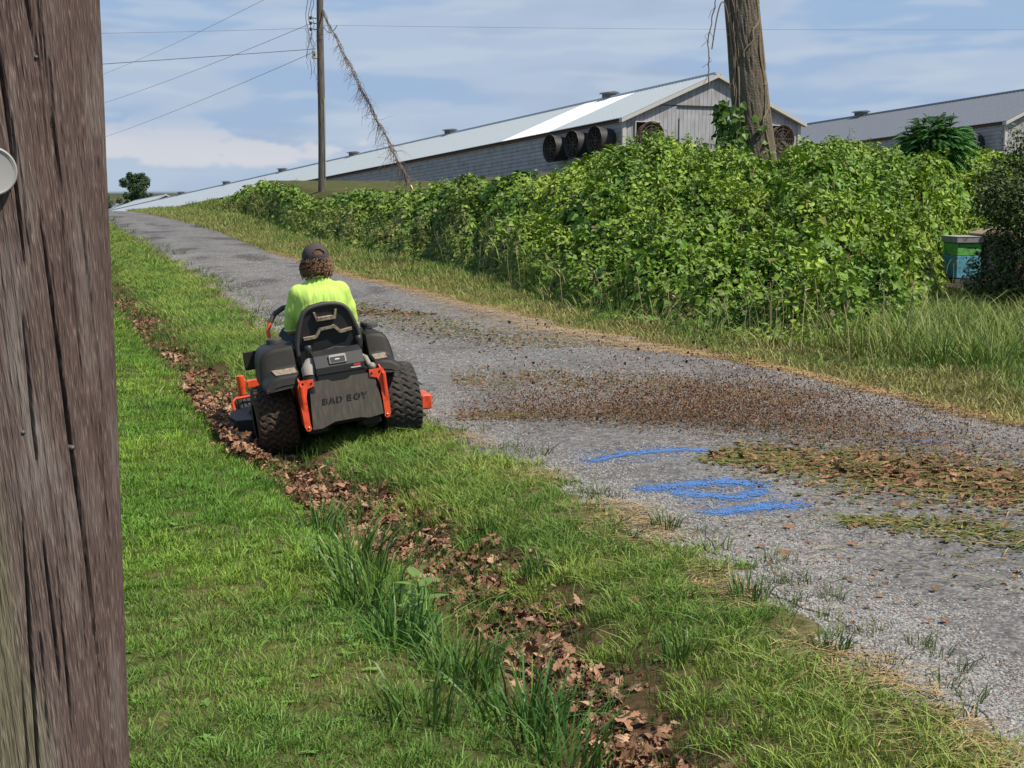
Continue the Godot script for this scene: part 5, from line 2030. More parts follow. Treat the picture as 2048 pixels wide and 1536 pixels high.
func build_rider() -> void:
	var mf := mower_frame()
	var seat_at := mf * Vector3(-0.01, 0.535, -0.155)
	var bas := Basis(Vector3.UP, deg_to_rad(14.0)) * Basis(Vector3.BACK, 0.075)
	var root := thing("person", "person in lime green shirt and grey cap steering the mower, seen from behind", "person", Transform3D(bas.scaled_local(Vector3(0.95, 0.97, 0.97)), seat_at))
	var k := 0.035
	# one continuous body
	var body := [[V(-0.085, 0.09, 0), V(0.085, 0.09, 0), 0.10, 0.10], [V(0, 0.10, 0), V(0, 0.33, -0.03), 0.095, 0.098], [V(0, 0.33, -0.03), V(0, 0.45, -0.055), 0.098, 0.09], [V(-0.14, 0.505, -0.055), V(0.14, 0.505, -0.055), 0.05, 0.05], [V(0, 0.54, -0.06), V(0, 0.63, -0.085), 0.046, 0.047]]
	for s in [-1.0, 1.0]:
		body.append([V(s * 0.15, 0.49, -0.05), V(s * 0.212, 0.27, -0.10), 0.05, 0.042])
		body.append([V(s * 0.212, 0.27, -0.10), V(s * 0.165, 0.365, -0.275), 0.042, 0.028])
		body.append([V(s * 0.095, 0.085, -0.04), V(s * 0.20, 0.17, -0.44), 0.088, 0.062])
		body.append([V(s * 0.20, 0.17, -0.44), V(s * 0.16, -0.11, -0.62), 0.058, 0.042])
	# head: skull, jaw, nose and ears
	var hc := V(0, 0.735, -0.10)
	body.append([hc + V(0, 0.01, 0.0), hc + V(0, 0.005, -0.03), 0.074, 0.074])
	body.append([hc + V(0, -0.03, -0.05), hc + V(0, -0.075, -0.075), 0.058, 0.036])
	body.append([hc + V(0, 0.0, -0.115), hc + V(0, -0.03, -0.128), 0.010, 0.013])
	for s in [-1.0, 1.0]:
		body.append([hc + V(s * 0.086, 0.015, -0.01), hc + V(s * 0.084, -0.03, -0.015), 0.013, 0.010])
	var b := part("body", blob(body, 0.012, k), M.skin, root)
	# face details
	for s in [-1.0, 1.0]:
		var em := MB.new()
		em.lathe(hc + V(s * 0.033, 0.01, -0.105), [[0.0, 0.008], [0.008, 0.005], [0.011, 0.0], [0.0, -0.008]], 10, Basis(Vector3.RIGHT, -PI / 2.0))
		part("eye", em.done(), M.white_label, b)
	var mm := MB.new()
	mm.tube(PackedVector3Array([hc + V(-0.025, -0.065, -0.108), hc + V(0, -0.067, -0.115), hc + V(0.025, -0.065, -0.108)]), PackedFloat32Array([0.005, 0.007, 0.005]), 6)
	part("mouth", mm.done(), mat(lin(0.3, 0.11, 0.09), 0.6), b)
	# hands closed round the grips
	for s in [-1.0, 1.0]:
		var w := V(s * 0.165, 0.365, -0.275)
		var hb := [[w, w + V(s * -0.012, 0.012, -0.045), 0.028, 0.033], [w + V(s * -0.03, 0.02, -0.05), w + V(s * 0.018, 0.012, -0.05), 0.022, 0.021]]
		for q in 4:
			var p0 := w + V(s * (-0.034 + q * 0.0185), 0.028, -0.062)
			var l: float = [0.026, 0.030, 0.028, 0.022][q]
			hb.append([p0, p0 + V(0, 0.008, -l), 0.0098, 0.0092])
			hb.append([p0 + V(0, 0.008, -l), p0 + V(0, -0.018, -l - 0.014), 0.0092, 0.0086])
			hb.append([p0 + V(0, -0.018, -l - 0.014), p0 + V(0, -0.034, -l + 0.006), 0.0086, 0.0076])
		hb.append([w + V(s * -0.036, 0.012, -0.03), w + V(s * -0.056, 0.006, -0.058), 0.0115, 0.0105])
		hb.append([w + V(s * -0.056, 0.006, -0.058), w + V(s * -0.05, -0.006, -0.085), 0.0105, 0.0085])
		part("hand", blob(hb, 0.005, 0.008), M.skin, b)
	# clothes
	var sh := [[V(-0.08, 0.05, 0.0), V(0.08, 0.05, 0.0), 0.118, 0.118], [V(0, 0.10, 0.0), V(0, 0.33, -0.02), 0.128, 0.138], [V(-0.05, 0.36, -0.02), V(0.05, 0.36, -0.02), 0.13, 0.13], [V(-0.065, 0.45, -0.035), V(0.065, 0.45, -0.035), 0.118, 0.118], [V(-0.145, 0.515, -0.05), V(0.145, 0.515, -0.05), 0.068, 0.068], [V(-0.05, 0.555, -0.055), V(0.05, 0.555, -0.055), 0.060, 0.060], [V(-0.02, 0.585, -0.062), V(0.02, 0.585, -0.062), 0.057, 0.057]]
	for s in [-1.0, 1.0]:
		sh.append([V(s * 0.155, 0.495, -0.05), V(s * 0.188, 0.39, -0.07), 0.070, 0.068])
		sh.append([V(s * 0.188, 0.39, -0.07), V(s * 0.212, 0.30, -0.095), 0.066, 0.058])
	part("shirt", blob(sh, 0.010, 0.02), M.shirt, root)
	var cf := MB.new()
	for s in [-1.0, 1.0]:
		var ring := PackedVector3Array()
		for q in 21:
			var a := TAU * q / 20.0
			ring.append(V(s * 0.214, 0.262, -0.105) + V(cos(a) * 0.052, sin(a) * 0.012 * s * 0.3, sin(a) * 0.052))
		cf.tube(ring, PackedFloat32Array([0.008]), 6, false)
	part("cuff", cf.done(), M.shirt, root)
	var col := PackedVector3Array()
	for q in 25:
		var a := TAU * q / 24.0
		col.append(V(cos(a) * 0.069, 0.622 - sin(a) * -0.006, -0.072 + sin(a) * 0.067))
	cf = MB.new()
	cf.tube(col, PackedFloat32Array([0.008]), 6, false)
	part("collar", cf.done(), M.shirt, root)
	var jn := [[V(-0.08, 0.075, 0.01), V(0.08, 0.075, 0.01), 0.125, 0.125]]
	for s in [-1.0, 1.0]:
		jn.append([V(s * 0.095, 0.085, -0.04), V(s * 0.205, 0.175, -0.44), 0.104, 0.079])
		jn.append([V(s * 0.205, 0.175, -0.44), V(s * 0.165, -0.08, -0.60), 0.076, 0.066])
	part("jeans", blob(jn, 0.014, 0.03), M.jeans, root)
	for s in [-1.0, 1.0]:
		part("shoe", blob([[V(s * 0.16, -0.115, -0.60), V(s * 0.165, -0.125, -0.76), 0.05, 0.042], [V(s * 0.16, -0.08, -0.61), V(s * 0.16, -0.04, -0.60), 0.05, 0.05]], 0.012, 0.02), M.shoe, root)
	# head of curls under a snapback cap, turned a little to the left
	var turn := Transform3D(Basis(Vector3.UP, 0.2), hc)
	var rr := RandomNumberGenerator.new()
	rr.seed = 55
	var hair := part("hair", blob([[V(0, 0.03, 0.016), V(0, -0.02, 0.018), 0.078, 0.08], [V(-0.035, -0.05, 0.02), V(0.035, -0.05, 0.02), 0.055, 0.055], [V(0, -0.07, 0.025), V(0, -0.08, 0.025), 0.045, 0.04]], 0.011, 0.02), M.hair, root, turn)
	var cm := MB.new()
	for q in 520:
		var a := rr.randf_range(-2.15, 2.15)           # 0 is the back of the head
		var y := rr.randf_range(-0.105, 0.025) if q % 9 else rr.randf_range(0.03, 0.075)
		if q % 9 == 0:
			a = rr.randf_range(-0.5, 0.5)
		var rad := 0.086 + 0.018 * sin((y + 0.105) / 0.13 * PI) - (0.05 * maxf(-y - 0.07, 0.0) / 0.035)
		var p := V(sin(a) * rad * 1.04, y, 0.012 + cos(a) * rad)
		var outv := V(sin(a), 0, cos(a))
		var side := V(cos(a), 0, -sin(a))
		var path := PackedVector3Array()
		var ph := rr.randf() * TAU
		var sz := rr.randf_range(0.005, 0.014) if y < 0.03 else 0.003
		var l := rr.randf_range(0.015, 0.06) if y < 0.03 else 0.02
		var turns := rr.randf_range(4.0, 10.0)
		var drift := side * rr.randf_range(-0.02, 0.02)
		for j in 10:
			var f := j / 9.0
			path.append(p + drift * f + outv * (sz * (0.6 + sin(ph + f * turns)) * 0.8) + side * cos(ph + f * turns) * sz - V(0, l * f, 0))
		cm.tube(path, PackedFloat32Array([0.003, 0.0042, 0.0045, 0.0042, 0.004, 0.0036, 0.0034, 0.003, 0.0024, 0.0012]), 5, false)
	part("curl", cm.done(), M.hair, hair)
	# cap: dome with an arched opening over the strap
	var cp := MB.new()
	var na := 48
	var nr := 16
	for r in nr + 1:
		for q in na + 1:
			var a := TAU * q / na          # 0 is the back
			var ph := r / float(nr) * 1.62
			var rad := sin(ph) * 0.0985
			var y := cos(ph) * (0.098 if ph < PI * 0.5 else 0.4) 
			var crease := 1.0 + 0.006 * cos(a * 6.0)
			cp.p(V(sin(a) * rad * 0.95 * crease, y, cos(a) * rad * 1.06 * crease))
	for r in nr:
		for q in na:
			var a := TAU * (q + 0.5) / na
			a = wrapf(a, -PI, PI)
			var ph := (r + 0.5) / nr * 1.62
			var yy := (ph - 0.98) / 0.40
			if ph > 0.98 and ph < 1.42 and absf(a) < 0.5 * sqrt(clampf(yy, 0.0, 1.0)) + 0.06:
				continue
			var i := r * (na + 1) + q
			cp.t(i, i + na + 1, i + na + 2)
			cp.t(i, i + na + 2, i + 1)
	var cap_at := Transform3D(Basis(Vector3.UP, 0.2) * Basis(Vector3.RIGHT, -0.06), hc + V(0, 0.028, 0.004))
	var cap := part("cap", cp.done(), M.cap, root, cap_at)
	var bt := MB.new()
	bt.lathe(V(0, 0.097, 0), [[0.0, 0.008], [0.006, 0.006], [0.009, 0.0]], 10)
	part("button", bt.done(), M.cap, cap)
	var bl := MB.new()
	var top := PackedVector3Array()
	for r in 5:
		for q in 13:
			var a := PI + lerpf(-0.95, 0.95, q / 12.0)
			var l := 0.1 + 0.075 * (r / 4.0) * sqrt(maxf(cos(a - PI), 0.0))
			top.append(V(sin(a) * l * 0.95, -0.002 - 0.012 * r / 4.0 - 0.25 * sin(a) * sin(a) * 0.1, cos(a) * l * 1.06))
	bl.grid(top, 13)
	part("brim", bl.done(), M.cap, cap)
	var stp := PackedVector3Array()
	for q in 15:
		var a := lerpf(-0.5, 0.5, q / 14.0)
		stp.append(V(sin(a) * 0.096, 0.006, cos(a) * 0.1065))
	var sb := MB.new()
	for q in 14:
		sb.quad(stp[q] - V(0, 0.008, 0), stp[q] + V(0, 0.008, 0), stp[q + 1] + V(0, 0.008, 0), stp[q + 1] - V(0, 0.008, 0))
	part("strap", sb.done(), M.cap, cap)


# ------------------------------------------------------------------ leaf litter in the ditch
func build_leaves() -> void:
	var root := thing("leaf_litter", "drift of brown dead leaves lying along the ditch bottom", "leaf litter")
	root.set_meta("kind", "stuff")
	var rr := RandomNumberGenerator.new()
	rr.seed = 301
	var kinds := []
	for k in 6:
		kinds.append(leaf_mesh("lobed", 40 + k))
	kinds.append(leaf_mesh("oval", 47))
	var tones := [Color(0.24, 0.13, 0.082), Color(0.17, 0.092, 0.058), Color(0.30, 0.17, 0.108), Color(0.12, 0.068, 0.045), Color(0.37, 0.24, 0.16)]
	var tint := []
	for c in tones:
		tint.append(mat(c.linear_to_srgb(), 0.85, 0.0, 0.2))
	var sc := Scatter.new(kinds.size())
	var loose := []
	for k in 27000:
		var d := 3.3 + 20.5 * pow(rr.randf(), 1.35)
		var c := look(td, d)
		var dens := 0.62 + 0.6 * n_mid.get_noise_2d(c + 20.0, d * 0.8)
		# swept thick ahead of the cutting deck, thinner near the camera and beyond
		if d > 8.0 and d < 12.5:
			dens = 1.0
		elif d > 14.0:
			dens *= 0.55 + 0.5 * n_mid.get_noise_2d(77.0, d)
		if rr.randf() > dens:
			continue
		var wide := (0.16 if d < 5.6 else 0.185) + 0.10 * n_mid.get_noise_2d(5.0, d * 1.3) + (0.08 if d > 5.5 and d < 8.5 else 0.0)
		var x := c + rr.randfn(0.0, wide * 0.50) + 0.05
		if absf(x - c) > 0.5:
			continue
		var pile := 0.0
		if d > 9.0 and d < 12.3:
			pile = 0.17 * exp(-pow((x - c + 0.2) / 0.3, 2.0)) * rr.randf()
			x -= 0.16
		var y := ground_y(x, d) + 0.006 + rr.randf() * 0.03 + pile
		var s := 0.022 + 0.066 * pow(rr.randf(), 1.9)
		var bas := Basis(Vector3.UP, rr.randf() * TAU) * Basis(Vector3(1, 0, 0), rr.randfn(0.0, 0.45)) * Basis(Vector3(0, 0, 1), rr.randfn(0.0, 0.45))
		var t := Transform3D(bas.scaled_local(Vector3(s * rr.randf_range(0.45, 1.0), s * rr.randf_range(0.6, 2.6), s)), Vector3(x, y, -d))
		var q := rr.randi() % tones.size()
		if s > 0.048 and d < 8.5 and loose.size() < 285 and rr.randf() < 0.5:
			loose.append([rr.randi() % 6, t, q])
		else:
			var v := rr.randf_range(0.75, 1.15)
			var cc: Color = tones[q] * v
			cc.a = 1.0
			sc.add(rr.randi() % kinds.size(), t, cc)
	spread(sc, "dead_leaves", kinds, M.litter, root)
	for q in loose:
		part("leaf", kinds[q[0]], tint[q[2]], root, q[1])


# ------------------------------------------------------------------ loose stones on the lane
func stone_mesh(sd: int) -> ArrayMesh:
	var rr := RandomNumberGenerator.new()
	rr.seed = sd
	var mb := MB.new()
	var ring := []
	for q in 5:
		var a := TAU * q / 5.0 + rr.randf_range(-0.3, 0.3)
		ring.append(Vector3(cos(a), 0, sin(a)) * rr.randf_range(0.4, 0.6))
	var top := Vector3(rr.randf_range(-0.15, 0.15), rr.randf_range(0.3, 0.5), rr.randf_range(-0.15, 0.15))
	var shoulder := []
	for q in 5:
		shoulder.append(ring[q] * rr.randf_range(0.55, 0.85) + Vector3(0, rr.randf_range(0.18, 0.34), 0))
	for q in 5:
		var e := (q + 1) % 5
		mb.quad(ring[q] - Vector3(0, 0.2, 0), shoulder[q], shoulder[e], ring[e] - Vector3(0, 0.2, 0))
		mb.tri(shoulder[q], top, shoulder[e])
	return mb.done()


const BLUE := [[[0.50, 8.41], [0.69, 8.58], [0.92, 8.66], [1.20, 8.69], 0.07], [[0.76, 7.62], [0.90, 7.68], [1.05, 7.72], [1.2, 7.70], [1.33, 7.66], 0.11], [[0.92, 7.52], [1.08, 7.40], [1.2, 7.36], [1.33, 7.5], 0.09], [[1.02, 7.07], [1.17, 7.12], [1.30, 7.16], [1.45, 7.18], 0.10], [[1.0, 7.42], [1.02, 7.56], 0.05], [[2.52, 9.03], [2.76, 9.07], 0.035]]


func blue_here(x: float, d: float) -> float:
	var best := 0.0
	for s in BLUE:
		var w: float = s[-1]
		for k in s.size() - 2:
			var a := Vector2(s[k][0], s[k][1])
			var b := Vector2(s[k + 1][0], s[k + 1][1])
			var q := Geometry2D.get_closest_point_to_segment(Vector2(x, d), a, b)
			# sprayed from above: the strokes are longer across than along
			var e := Vector2(x - q.x, (d - q.y) * 1.0).length()
			best = maxf(best, 1.0 - e / w)
	return best


func build_gravel() -> void:
	var rr := RandomNumberGenerator.new()
	rr.seed = 611
	var kinds := []
	for k in 5:
		kinds.append(stone_mesh(70 + k))
	var sc := Scatter.new(5)
	var root := thing("gravel", "loose grey crushed stone spread over the lane", "gravel")
	root.set_meta("kind", "stuff")
	for k in 330000:
		var near := k < 230000
		var d := 3.6 + 8.4 * pow(rr.randf(), 0.8) if near else 12.0 + 22.0 * pow(rr.randf(), 1.3)
		var l := edge_l(d) - 0.12
		var r := edge_r(d) + 0.1
		var x := lerpf(l, minf(r, d * 0.37 + 0.2), rr.randf())
		var w := (x - l) / (r - l)
		var ed := minf(x - l, r - x)
		var loose := 0.14 + 0.9 * (1.0 - smoothstep(0.15, 0.75, ed)) + 0.5 * n_mid.get_noise_2d(x * 1.2 + 31.0, d * 0.9)
		loose += 0.25 * exp(-pow((w - 0.5) / 0.12, 2.0))
		if rr.randf() > loose:
			continue
		var s := rr.randf_range(0.006, 0.017) * (1.0 if near else rr.randf_range(1.2, 1.7))
		if rr.randf() < 0.03:
			s *= 1.5
		var g := rr.randf_range(0.14, 0.34)
		var c := Color(g * 1.02, g, g * 0.97)
		if blue_here(x, d) > 0.1 and rr.randf() < 0.75:
			c = Color(0.05, 0.145, 0.37) * rr.randf_range(0.7, 1.1)
			c.a = 1.0
		elif rr.randf() < 0.05:
			c = Color(0.2, 0.12, 0.08)
		var y := (lane_at(x, d) if ed > 0.1 else ground_y(x, d)) - 0.001
		sc.add(rr.randi() % 5, Transform3D(Basis(Vector3.UP, rr.randf() * TAU).scaled(Vector3(s, s * rr.randf_range(0.5, 0.9), s)), Vector3(x, y, -d)), c)
	spread(sc, "stones", kinds, M.stone, root)
	# sprayed survey marks: ragged films on the pavement
	var names := ["long curved stroke of blue marking paint on the lane", "upper blue paint stroke above the other two on lane", "middle short blue paint stroke between two longer ones", "lowest blue paint stroke nearest the camera on lane", "", "faint small blue paint mark near the leaf windrow"]
	for q in BLUE.size():
		var s: Array = BLUE[q]
		if names[q] == "":
			continue
		var lo := Vector2(1e9, 1e9)
		var hi := -lo
		for j in s.size() - 1:
			lo = lo.min(Vector2(s[j][0], s[j][1]))
			hi = hi.max(Vector2(s[j][0], s[j][1]))
		lo -= Vector2(0.12, 0.12)
		hi += Vector2(0.12, 0.12)
		var mb := MB.new()
		var cell := 0.008
		var nx := int((hi.x - lo.x) / cell)
		var ny := int((hi.y - lo.y) / cell)
		for iy in ny:
			for ix in nx:
				var x := lo.x + (ix + 0.5) * cell
				var d := lo.y + (iy + 0.5) * cell
				var inside := 0.0
				var w: float = s[-1]
				for j in s.size() - 2:
					var c := Geometry2D.get_closest_point_to_segment(Vector2(x, d), Vector2(s[j][0], s[j][1]), Vector2(s[j + 1][0], s[j + 1][1]))
					inside = maxf(inside, 1.0 - Vector2(x - c.x, d - c.y).length() / w)
				if inside + n_fine.get_noise_2d(x * 4.0, d * 6.0) * 0.6 + n_fine.get_noise_2d(x * 22.0, d * 22.0) * 0.9 < 0.5:
					continue
				var h := cell * 0.5
				var y := [0, 0, 0, 0]
				var p := []
				for e in [[-h, -h], [-h, h], [h, h], [h, -h]]:
					p.append(Vector3(x + e[0], lane_at(x + e[0], d + e[1]) + 0.0035, -(d + e[1])))
				mb.quad(p[0], p[1], p[2], p[3])
		if mb.v.size():
			var o := part(numbered("paint_mark"), mb.done(), M.paint, self)
			tag(o, names[q], "paint mark", "blue survey marks on the lane")


# ------------------------------------------------------------------ clippings, blown leaves and straw
func band(rr: RandomNumberGenerator, pts: Array) -> Vector3:
	# a random place in a strip given by [x, d, half width]; z holds the distance across, 0 in the middle
	var total := 0.0
	for k in pts.size() - 1:
		total += Vector2(pts[k + 1][0] - pts[k][0], pts[k + 1][1] - pts[k][1]).length()
	var f := rr.randf() * total
	for k in pts.size() - 1:
		var a := Vector2(pts[k][0], pts[k][1])
		var b := Vector2(pts[k + 1][0], pts[k + 1][1])
		var l := a.distance_to(b)
		if f <= l or k == pts.size() - 2:
			var g := clampf(f / l, 0.0, 1.0)
			var w: float = lerpf(pts[k][2], pts[k + 1][2], g)
			var s := rr.randfn(0.0, 0.5)
			var n := (b - a).orthogonal().normalized()
			var p := a.lerp(b, g) + n * s * w
			return Vector3(p.x, p.y, absf(s))
		f -= l
	return Vector3.ZERO


func build_debris() -> void:
	var rr := RandomNumberGenerator.new()
	rr.seed = 909
	var chip := [leaf_mesh("lobed", 81), leaf_mesh("oval", 82), leaf_mesh("lobed", 83)]
	var sm := MB.new()
	sm.quad(Vector3(-0.02, 0, 0), Vector3(-0.02, 0.03, -0.5), Vector3(0.02, 0.03, -0.5), Vector3(0.02, 0, 0))
	sm.quad(Vector3(-0.02, 0.03, -0.5), Vector3(0.0, 0.0, -1.0), Vector3(0.015, 0.0, -1.0), Vector3(0.02, 0.03, -0.5))
	var strawm := sm.done()
	# leaves and clippings lying on the lane
	var root := thing("lane_litter", "windrow of chopped brown leaves and clippings lying across the lane", "leaf litter")
	root.set_meta("kind", "stuff")
	var sc := Scatter.new(4)
	var brown := [Color(0.20, 0.105, 0.06), Color(0.13, 0.072, 0.044), Color(0.27, 0.15, 0.088), Color(0.08, 0.048, 0.032)]
	var strips := [
		# points, chips, straws, chip size, green share
		[[[1.25, 8.6, 0.35], [1.75, 8.35, 0.6], [2.2, 8.0, 0.75], [2.8, 7.5, 0.8], [3.4, 7.0, 0.8]], 5600, 2300, 0.034, 0.35],
		[[[1.8, 8.3, 0.3], [2.3, 7.95, 0.38], [2.9, 7.4, 0.42]], 1700, 200, 0.045, 0.0],
		[[[-0.4, 10.2, 0.3], [0.6, 10.15, 0.5], [1.65, 9.8, 0.7], [2.3, 9.3, 0.8], [2.8, 8.3, 0.9]], 5600, 700, 0.021, 0.05],
		[[[-0.5, 12.0, 0.7], [0.6, 12.1, 0.9], [1.5, 11.6, 0.9], [2.3, 10.8, 0.7]], 4200, 900, 0.022, 0.12],
		[[[1.6, 6.75, 0.12], [1.9, 6.7, 0.22], [2.4, 6.4, 0.32], [2.9, 6.1, 0.4]], 1500, 420, 0.026, 0.8],
		[[[-2.6, 20.5, 0.6], [-1.1, 17.2, 0.9], [-0.1, 15.4, 0.9], [0.6, 14.6, 0.7]], 3000, 1500, 0.035, 0.5],
		[[[-3.0, 19.0, 0.4], [-1.0, 18.6, 0.3]], 500, 100, 0.05, 0.1],
		[[[1.4, 7.1, 1.2], [2.4, 5.6, 1.2]], 420, 260, 0.022, 0.2]]
	for s in strips:
		for k in s[1]:
			var p := band(rr, s[0])
			var sz: float = s[3] * rr.randf_range(0.5, 1.4)
			var c: Color = brown[rr.randi() % 4] * rr.randf_range(0.8, 1.25)
			if rr.randf() < s[4]:
				c = Color(0.10, 0.115, 0.035) * rr.randf_range(0.7, 1.3)
			c.a = 1.0
			sc.add(rr.randi() % 3, Transform3D((Basis(Vector3.UP, rr.randf() * TAU) * Basis(Vector3.RIGHT, rr.randfn(0, 0.35))).scaled(Vector3.ONE * sz), Vector3(p.x, lane_at(p.x, p.y) + 0.004 + rr.randf() * 0.012, -p.y)), c)
		for k in s[2]:
			var p := band(rr, s[0])
			var l := rr.randf_range(0.04, 0.16)
			var c := Color(0.36, 0.30, 0.13).lerp(Color(0.13, 0.17, 0.05), float(rr.randf() < 0.55)) * rr.randf_range(0.7, 1.15)
			c.a = 1.0
			sc.add(3, Transform3D(Basis(Vector3.UP, PI * 0.5 + rr.randfn(0.0, 0.6)).scaled(Vector3(0.12, l, l)), Vector3(p.x, lane_at(p.x, p.y) + 0.008 + rr.randf() * 0.01, -p.y)), c)
	spread(sc, "chips", chip + [strawm], M.litter, root)
	var big := []
	for c in [Color(0.22, 0.115, 0.07), Color(0.17, 0.092, 0.058), Color(0.26, 0.15, 0.095)]:
		big.append(mat(c.linear_to_srgb(), 0.85, 0.0, 0.2))
	for k in 120:
		var p := band(rr, strips[0][0] if k % 6 else strips[7][0])
		part("leaf", chip[k % 3], big[k % 3], root, Transform3D((Basis(Vector3.UP, rr.randf() * TAU) * Basis(Vector3.RIGHT, rr.randfn(0, 0.3))).scaled(Vector3.ONE * rr.randf_range(0.035, 0.07)), Vector3(p.x, lane_at(p.x, p.y) + 0.014, -p.y)))
	# leaves flung out by the deck, in the air
	root = thing("flying_leaf_debris", "spray of shredded brown leaf bits thrown over the lane from mower", "flying debris")
	root.set_meta("kind", "stuff")
	sc = Scatter.new(3)
	for k in 30000:
		var f := (rr.randf() + rr.randf()) * 0.64
		var x := -0.50 + 3.0 * f
		var d := 10.15 - 0.15 * f - 0.75 * f * f + rr.randfn(0.0, 0.14 + 0.30 * f)
		var y := 0.05 + absf(rr.randfn(0.0, 0.06 + 0.12 * f))
		var sz := rr.randf_range(0.005, 0.016)
		if k % 4 == 0:
			y = 0.06 + pow(rr.randf(), 1.6) * (0.2 + 0.75 * sin(minf(f * 1.25, 1.0) * PI))
			d += rr.randfn(0.0, 0.45)
			sz = rr.randf_range(0.006, 0.017)
		var c := Color(0.145, 0.085, 0.053).lerp(Color(0.26, 0.155, 0.095), rr.randf()) * rr.randf_range(0.7, 1.1)
		c.a = 1.0
		var b := Basis.from_euler(Vector3(rr.randf() * TAU, rr.randf() * TAU, rr.randf() * TAU))
		sc.add(rr.randi() % 3, Transform3D(b.scaled(Vector3.ONE * sz), Vector3(x, ground_y(x, d) + y, -d)), c)
	spread(sc, "specks", chip, M.litter, root)
	var darks := mat(lin(0.055, 0.035, 0.025), 0.85)
	for k in 230:
		var f := rr.randf()
		var x := -0.3 + 2.6 * f
		var d := 10.4 + rr.randfn(0.0, 0.7)
		var y := 0.1 + pow(rr.randf(), 1.3) * 0.7
		part("leaf_fragment", chip[k % 3], darks, root, Transform3D(Basis.from_euler(Vector3(rr.randf() * TAU, rr.randf() * TAU, rr.randf() * TAU)).scaled(Vector3.ONE * rr.randf_range(0.016, 0.034)), Vector3(x, ground_y(x, d) + y, -d)))
	# bleached straw washed along the far edge of the lane
	root = thing("straw_drift", "pale tan straw washed along both edges of the lane", "straw")
	root.set_meta("kind", "stuff")
	sc = Scatter.new(1)
	var drift := [[-6.0, 35.5, 0.12], [-4.5, 31.5, 0.3], [-2.9, 26.6, 0.25], [-1.6, 23.4, 0.3], [-0.5, 20.3, 0.6], [0.15, 18.0, 0.7], [0.75, 16.3, 0.7], [1.3, 14.9, 0.45], [2.2, 13.7, 0.12], [3.2, 10.9, 0.1], [3.9, 9.0, 0.1]]
	for k in 24000:
		var p := band(rr, drift)
		var l := rr.randf_range(0.04, 0.15)
		var c := Color(0.50, 0.345, 0.18).lerp(Color(0.38, 0.27, 0.14), rr.randf()) * rr.randf_range(0.7, 1.15)
		c.a = 1.0
		sc.add(0, Transform3D((Basis(Vector3.UP, rr.randf() * TAU)).scaled(Vector3(0.16, l * 0.6, l)), Vector3(p.x, lane_at(p.x, p.y) + 0.004 + rr.randf() * 0.02, -p.y)), c)
	for k in 5200:
		var d := rr.randf_range(3.6, 9.5)
		var x := edge_l(d) - absf(rr.randfn(0.0, 0.2)) + rr.randf_range(-0.02, 0.16)
		if n_mid.get_noise_2d(x * 1.3 + 5.0, d * 1.3) < -0.05:
			continue
		var l := rr.randf_range(0.03, 0.11)
		var c := Color(0.42, 0.30, 0.16).lerp(Color(0.30, 0.235, 0.11), rr.randf()) * rr.randf_range(0.7, 1.15)
		c.a = 1.0
		sc.add(0, Transform3D(Basis(Vector3.UP, rr.randf() * TAU).scaled(Vector3(0.1, l * 0.6, l)), Vector3(x, ground_y(x, d) + 0.006 + rr.randf() * 0.02, -d)), c)
	spread(sc, "straws", [strawm], M.litter, root)


